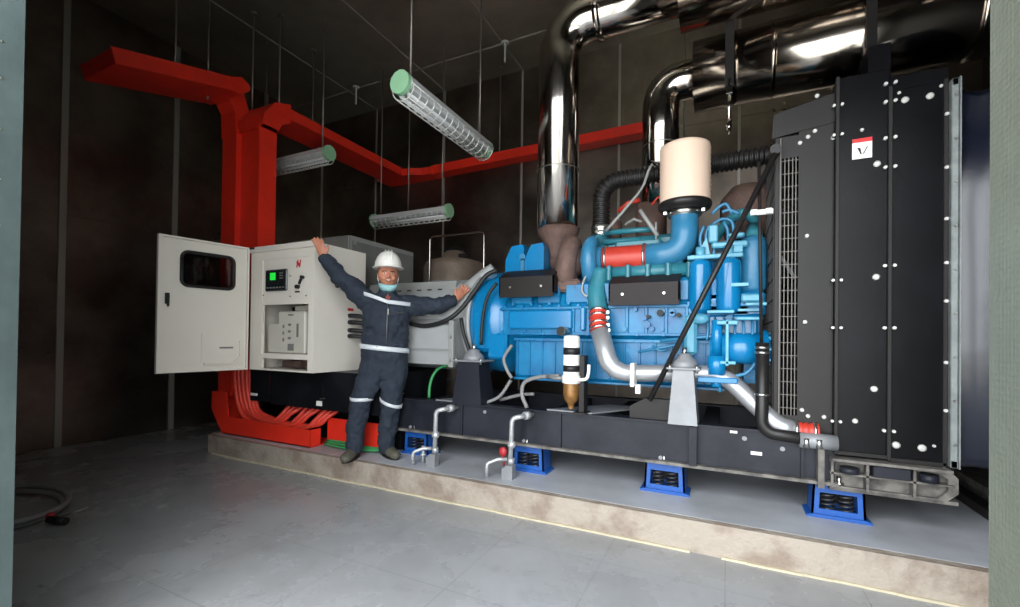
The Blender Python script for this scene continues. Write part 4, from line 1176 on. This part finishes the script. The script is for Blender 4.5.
# hoop of hose at far left, on the floor
t = thing('hose_coil', 'grey coiled hose lying on the floor behind the left doorway lining', 'hose', (-4.3, 1.18, 0))
for j, (dr_, dy) in enumerate(((0, 0), (.02, .03))):
    b = B(); b.tube([V((-4.30+(.44+dr_)*cos(q*pi/24), 1.18+dy*.3+(.30+dr_)*sin(q*pi/24), .022+.028*j+.010*(1-cos(q*pi/24)))) for q in range(49)], .018, 10, cap=False)
    obj('hose_loop', b, 'grey_hose', t)
t = thing('nozzle', 'small dark nozzle with a bright stem lying on the floor at left', 'nozzle', (-3.74, 1.3, 0))
b = B(); b.tube([V((-3.78, 1.27, .035)), V((-3.73, 1.29, .032)), V((-3.67, 1.31, .03))], .024, 10); obj('grip', b, 'rubber', t)
b = B(); b.tube([V((-3.72, 1.30, .05)), V((-3.66, 1.42, .085))], .008, 8); obj('stem', b, 'rod_zinc', t)
b = B(); b.ball((-3.79, 1.28, .05), .024); obj('red_collar', b, 'valve_red', t)

# ------------------------------------------------------------------ the person
PC = V((-2.70, 2.89, PZ))
ey = V((-PC.x, -PC.y, 0)).normalized()       # towards the photographer
ex = V((-ey.y, ey.x, 0))                       # image right
if ex.x < 0: ex = -ex
person = thing('person', 'person in navy coverall and white hard hat, arms spread wide on the plinth', 'person', PC)
def Q(x, y, z): return PC+ex*x+ey*y+V((0, 0, z))
def limb(b, pts, radii, flat=1.0, sub=6, n=16):
    """tapering closed limb; pts are local (x, toward camera, z)"""
    P_, R_ = smooth_path([Q(*p) for p in pts], radii, sub)
    b.tube(P_, R_, n)
    b.ball(P_[0], R_[0]*.98); b.ball(P_[-1], R_[-1]*.98)
def remesh(o, vox, sm=6, f=.5):
    m_ = o.modifiers.new('r', 'REMESH'); m_.mode = 'VOXEL'; m_.voxel_size = vox; m_.use_smooth_shade = True
    s_ = o.modifiers.new('s', 'SMOOTH'); s_.iterations = sm; s_.factor = f
def torso_rings(rs):
    return [(Q(x, y, z), ex*w, ey*d) for (x, y, z, w, d) in rs]
# --- skin body: one continuous surface
b = B()
hx, hz = .128, 1.525
b.ball(Q(hx, .02, hz+.02), .092, 20, 14, (.84, .98, 1.12))
b.loft([(Q(hx, .035, 1.425), ex*.022, ey*.022), (Q(hx, .03, 1.437), ex*.040, ey*.045), (Q(hx, .028, 1.465), ex*.058, ey*.066), (Q(hx, .022, 1.50), ex*.070, ey*.082), (Q(hx, .018, 1.54), ex*.075, ey*.090), (Q(hx, .01, 1.58), ex*.074, ey*.088)], 20)
b.tube([Q(hx, .105, 1.540), Q(hx, .118, 1.515), Q(hx, .112, 1.505)], [.009, .015, .012], 10)   # nose
for s_ in (-1, 1):
    b.ball(Q(hx+s_*.014, .103, 1.507), .009)
    b.ball(Q(hx+s_*.040, .083, 1.505), .022, sc=(1, .7, .9))                                       # cheeks
    b.loft([(Q(hx+s_*.073, .012, 1.50), ey*.012, V((0, 0, .014))), (Q(hx+s_*.082, .006, 1.525), ey*.02, V((0, 0, .03))), (Q(hx+s_*.086, .002, 1.53), ey*.014, V((0, 0, .024)))], 10)
b.tube([Q(hx, .098, 1.478), Q(hx, .100, 1.470)], [.016, .014], 10)
b.tube([Q(hx, .01, 1.34), Q(hx, .012, 1.40), Q(hx, .015, 1.46)], [.062, .055, .055], 18)
b.loft(torso_rings([(hx, 0, 1.18, .14, .09), (hx, 0, 1.28, .15, .09), (hx, 0, 1.35, .10, .07), (hx, .005, 1.40, .055, .05)]), 20)
# arms under the sleeves, wrists and hands
AL = [(-.03, 0, 1.315), (-.22, .01, 1.475), (-.378, .02, 1.655)]
AR = [(.29, 0, 1.295), (.50, .02, 1.285), (.700, .05, 1.345)]
b.tube([Q(*p) for p in AL], [.045, .036, .026], 12); b.tube([Q(*p) for p in AR], [.045, .036, .026], 12)
b.tube([Q(.0, 0, 1.29), Q(.26, 0, 1.28)], .06, 12)
def hand(b, wr, pts, palm_dir, side, thumb, sc=1.0, curl=.0):
    """palm from the wrist plus four unequal fingers and a thumb"""
    w0 = Q(*wr); d = (ex*palm_dir[0]+ey*palm_dir[1]+V((0, 0, palm_dir[2]))).normalized()
    sd = (ex*side[0]+ey*side[1]+V((0, 0, side[2]))); sd = (sd-d*sd.dot(d)).normalized(); nr = d.cross(sd)
    b.loft([(w0-d*.02, sd*.026, nr*.020), (w0+d*.015, sd*.030, nr*.019), (w0+d*.05, sd*.040, nr*.017), (w0+d*.085, sd*.042, nr*.015), (w0+d*.098, sd*.038, nr*.012)], 14)
    for i, (o_, l_) in enumerate(((-.031, .072), (-.011, .082), (.010, .078), (.030, .060))):
        p0 = w0+d*.085+sd*o_; sp_ = sd*(o_*.35)
        c_ = nr*curl
        p1 = p0+(d*l_*.45+sp_*.4); p2 = p1+(d*l_*.32+c_*.012+sp_*.2); p3 = p2+(d*l_*.22+c_*.022)
        b.tube([p0-d*.01, p0, p1, p2, p3], [.0100, .0098, .0092, .0086, .0074], 8); b.ball(p3, .0074, 8, 6)
    th = sd*thumb
    q0 = w0+d*.025+th*.026; q1 = q0+d*.028+th*.026; q2 = q1+d*.028+th*.012
    b.tube([q0-th*.01, q0, q1, q2], [.014, .0125, .011, .0085], 8); b.ball(q2, .0085, 8, 6)
hand(b, (-.380, .022, 1.655), None, (-.32, .1, .95), (.9, .3, .25), 1, curl=-.6)
hand(b, (.705, .055, 1.350), None, (.60, -.25, .76), (-.7, .2, .6), 1, curl=.6)
# legs under the coverall so the body is whole
b.tube([Q(.05, 0, .82), Q(-.075, .02, .48), Q(-.12, -.01, .09)], [.075, .05, .035], 12)
b.tube([Q(.17, 0, .82), Q(.165, .02, .46), Q(.13, -.01, .09)], [.075, .05, .035], 12)
b.loft(torso_rings([(hx-.01, 0, .78, .13, .09), (hx-.01, 0, .95, .13, .09), (hx, 0, 1.2, .14, .09)]), 18)
body = obj('body', b, 'skin', person); remesh(body, .0065, 4, .45)
# face details
b = B()
for s_ in (-1, 1): b.ball(Q(hx+s_*.031, .098, 1.540), .0105, 10, 8, (1.25, .6, .62))
obj('eye', b, 'tooth', person)
b = B()
for s_ in (-1, 1):
    b.ball(Q(hx+s_*.031, .105, 1.540), .0055, 8, 6)
    b.tube([Q(hx+s_*.014, .104, 1.557), Q(hx+s_*.032, .104, 1.561), Q(hx+s_*.050, .092, 1.556)], .0036, 6)
obj('eyebrow', b, 'hair', person)
b = B(); b.tube([Q(hx-.026, .098, 1.488), Q(hx-.012, .108, 1.482), Q(hx, .110, 1.481), Q(hx+.012, .108, 1.482), Q(hx+.026, .098, 1.488)], [.003, .0062, .0068, .0062, .003], 8)
mo = obj('mouth', b, 'lip', person)
b = B(); b.tube([Q(hx-.020, .106, 1.4855), Q(hx, .1145, 1.4825), Q(hx+.020, .106, 1.4855)], .0045, 6)
obj('teeth', b, 'tooth', mo)
b = B(); b.ball(Q(hx, -.005, hz+.03), .094, 18, 12, (.86, .98, 1.05)); 
hr = obj('hair', b, 'hair', person)
# face mask pulled below the chin
b = B()
for (z, dy, w) in ((1.452, .0, .068), (1.44, .006, .060), (1.428, .004, .052), (1.415, -.004, .046)):
    pass
mk = []
for i in range(9):
    a = pi*(i/8); cxm = cos(a)
    mk.append([Q(hx+.076*cxm, .028+.072*sin(a), 1.468-.030*sin(a)+.006), Q(hx+.074*cxm, .036+.076*sin(a), 1.455-.030*sin(a)), Q(hx+.066*cxm, .03+.066*sin(a), 1.435-.030*sin(a)), Q(hx+.056*cxm, .018+.05*sin(a), 1.415-.028*sin(a))])
vs = [p for s_ in mk for p in s_]; b.add(vs, [(i*4+j, i*4+j+1, (i+1)*4+j+1, (i+1)*4+j) for i in range(8) for j in range(3)], True)
fm = obj('face_mask', b, 'mask_blue', person, 'pale blue mask pulled under the chin')
sl = fm.modifiers.new('t', 'SOLIDIFY'); sl.thickness = .006
b = B()
for s_ in (-1, 1): b.tube([Q(hx+s_*.076, .030, 1.474), Q(hx+s_*.085, .015, 1.50), Q(hx+s_*.086, -.005, 1.545)], .0025, 6)
obj('ear_loop', b, 'label_white', fm)
# hard hat
b = B()
hc = Q(hx, .012, 1.598)
rings = []
for (h, w, d) in ((0, .112, .132), (.02, .112, .131), (.055, .106, .124), (.09, .092, .108), (.12, .068, .082), (.138, .040, .050), (.146, .012, .016)):
    rings.append((hc+V((0, 0, h)), ex*w, ey*d))
b.loft(rings, 32)
rg = [(hc+V((0, 0, .004)), ex*.110, ey*.130), (hc+V((0, 0, .0))+ey*.012, ex*.128, ey*.158), (hc+V((0, 0, -.006))+ey*.014, ex*.131, ey*.163), (hc+V((0, 0, -.008))+ey*.012, ex*.118, ey*.145)]
b.loft(rg, 32)
for o_ in (-.026, 0, .026):
    b.tube([hc+ex*o_+ey*(.128*cos(q))*.97+V((0, 0, .016+.134*sin(q))) for q in [i*pi/12 for i in range(1, 12)]], .006, 8)
hh = obj('hard_hat', b, 'helmet', person)
# coverall
b = B()
b.loft(torso_rings([(hx-.018, -.002, .66, .150, .105), (hx-.02, -.004, .74, .190, .128), (hx-.018, -.004, .82, .198, .132), (hx-.015, 0, .92, .190, .125), (hx-.012, 0, 1.02, .192, .128), (hx-.008, 0, 1.14, .198, .134), (hx-.004, 0, 1.24, .204, .132), (hx-.002, 0, 1.31, .194, .118), (hx, 0, 1.352, .145, .096), (hx, .0, 1.385, .082, .078)]), 28)
limb(b, [(.02, 0, 1.285), (-.08, .0, 1.345), (-.16, .004, 1.425), (-.235, .01, 1.49), (-.31, .015, 1.572), (-.372, .02, 1.648)], [.092, .090, .078, .070, .062, .050])
limb(b, [(.24, 0, 1.285), (.33, 0, 1.285), (.42, .003, 1.282), (.51, .02, 1.282), (.59, .035, 1.306), (.675, .045, 1.338)], [.095, .092, .082, .078, .070, .056])
limb(b, [(.035, .0, .80), (.0, .01, .68), (-.04, .02, .57), (-.078, .025, .46), (-.10, .01, .33), (-.118, -.005, .20), (-.125, -.008, .095)], [.122, .112, .095, .082, .079, .074, .072])
limb(b, [(.185, .0, .80), (.188, .01, .68), (.178, .02, .57), (.165, .028, .46), (.155, .01, .33), (.140, -.005, .20), (.130, -.008, .095)], [.120, .112, .096, .083, .079, .075, .076])
# collar
b.loft([(Q(hx, .0, 1.36), ex*.086, ey*.076), (Q(hx, -.006, 1.40), ex*.078, ey*.070), (Q(hx, -.012, 1.425), ex*.074, ey*.060)], 20)
# folds and creases
for (p_, r_) in (((.02, .115, .93), .02), ((.19, .118, .95), .022), ((-.02, .118, 1.10), .018), ((.22, .115, 1.12), .018)): b.ball(Q(*p_), r_, sc=(2.2, .6, .6))
cv = obj('coverall', b, 'navy', person); remesh(cv, .010, 5, .5)
tx = bpy.data.textures.new('folds', 'CLOUDS'); tx.noise_scale = .075
dm = cv.modifiers.new('d', 'DISPLACE'); dm.texture = tx; dm.strength = .042; dm.mid_level = .5
# opening at the throat, showing skin and a dark red shirt
b = B(); b.add([Q(hx-.035, .078, 1.372), Q(hx+.035, .078, 1.372), Q(hx, .132, 1.305)], [(0, 1, 2)])
b.add([Q(hx-.035, .072, 1.372), Q(hx+.035, .072, 1.372), Q(hx, .12, 1.300)], [(0, 2, 1)])
obj('undershirt', b, 'lip', cv)
b = B()
for s_ in (-1, 1): b.box(Q(hx+s_*.045, .098, 1.350), (.075, .012, .035), Matrix((ex, ey, V((0, 0, 1)))).transposed() @ Matrix.Rotation(s_*.7, 3, 'Y') @ Matrix.Rotation(-.5, 3, 'X'), .004)
obj('collar', b, 'navy', cv)
# reflective tapes wrap around the cloth
def tape(pts, h, name='reflective_tape'):
    vs = []; n = len(pts)
    b = B(); vs = [Q(x, y, z+h/2) for x, y, z in pts]+[Q(x, y, z-h/2) for x, y, z in pts]
    b.add(vs, [(i, i+1, n+i+1, n+i) for i in range(n-1)], True)
    o = obj(name, b, 'reflective', cv); s_ = o.modifiers.new('t', 'SOLIDIFY'); s_.thickness = .006
    return o
def band(cx_, cy_, cz_, w, d, h, tilt=0, a0=-.15, a1=pi+.15, n=22, sag=0):
    pts = []
    for i in range(n+1):
        a = a0+(a1-a0)*i/n; x = w*cos(a)
        pts.append((cx_+x, cy_+d*sin(a), cz_+tilt*x-sag*sin(a)))
    return tape(pts, h)
# chest tape: V shaped
pts = []
for i in range(19):
    s_ = -1+2*i/18; x = hx-.004+s_*.206; yy = .140*math.sqrt(max(0, 1-(s_*.97)**2))+.010
    z = 1.300+(.075*(-s_)**1.0 if s_ < 0 else -.012*s_) - .0
    pts.append((x, yy, z))
tape(pts, .032)
band(hx-.018, 0, .915, .205, .142, .040, tilt=-.10)
band(-.070, .024, .497, .094, .098, .028, tilt=0)
band(.168, .028, .462, .094, .098, .028, tilt=-.30, sag=.02)
b = B(); b.box(Q(hx, .145, 1.22), (.006, .006, .05), Matrix((ex, ey, V((0, 0, 1)))).transposed()); b.tube([Q(hx-.005, .14, 1.28), Q(hx-.008, .146, 1.1), Q(hx-.01, .14, .95)], .0035, 6)
obj('zip', b, 'rod_zinc', cv)
b = B()
for (x, w) in ((.215, .07),): b.box(Q(x, .130, 1.215), (w, .008, .014), Matrix((ex, ey, V((0, 0, 1)))).transposed())
obj('pocket_flap', b, 'hair', cv)
# boots
for (x, dx, nm) in ((-.130, -.35, 'l'), (.150, .35, 'r')):
    b = B(); dv = V((dx, .94, 0)).normalized()
    def F(a, z, w=0): return (x+dv.x*a, dv.y*a-.02, z)
    b.loft([(Q(*F(-.075, .045)), (ex*dv.y-ey*dv.x)*.035, V((0, 0, .04))), (Q(*F(-.04, .055)), (ex*dv.y-ey*dv.x)*.045, V((0, 0, .052))), (Q(*F(.03, .05)), (ex*dv.y-ey*dv.x)*.048, V((0, 0, .048))), (Q(*F(.10, .04)), (ex*dv.y-ey*dv.x)*.052, V((0, 0, .038))), (Q(*F(.165, .034)), (ex*dv.y-ey*dv.x)*.044, V((0, 0, .032))), (Q(*F(.195, .03)), (ex*dv.y-ey*dv.x)*.022, V((0, 0, .022)))], 18)
    b.tube([Q(*F(-.02, .06)), Q(*F(-.02, .15))], [.050, .052], 16)
    bo = obj('boot', b, 'boot', person)
    b = B(); sd_ = (ex*dv.y-ey*dv.x)
    b.loft([(Q(*F(.05, .001)), sd_*.052, (ex*dv.x+ey*dv.y)*.145), (Q(*F(.05, .018)), sd_*.053, (ex*dv.x+ey*dv.y)*.146)], 24)
    obj('sole', b, 'rubber', bo)

# ------------------------------------------------------------------ light: overcast daylight through the open doorway
w = bpy.data.worlds.new('sky'); SC.world = w; w.use_nodes = True
N = w.node_tree.nodes; bg = N['Background']
bg.inputs['Color'].default_value = (.94, .975, 1.0, 1); bg.inputs['Strength'].default_value = 1.0
pa = bpy.data.lights.new('doorway_portal', 'AREA'); pa.shape = 'RECTANGLE'; pa.size = DX2-DX0; pa.size_y = DZ
po_ = bpy.data.objects.new('doorway_portal', pa); COL.objects.link(po_)
po_.location = ((DX0+DX2)/2, .40, DZ/2); po_.rotation_euler = (radians(90), 0, 0)
pa.cycles.is_portal = True
SC.view_settings.view_transform = 'Standard'; SC.view_settings.look = 'None'
SC.view_settings.gamma = 1; SC.view_settings.use_curve_mapping = False
SC.view_settings.exposure = 3.05
SC.cycles.use_denoising = True
SC.cycles.max_bounces = 10; SC.cycles.diffuse_bounces = 5; SC.cycles.glossy_bounces = 6
SC.cycles.sample_clamp_indirect = 6
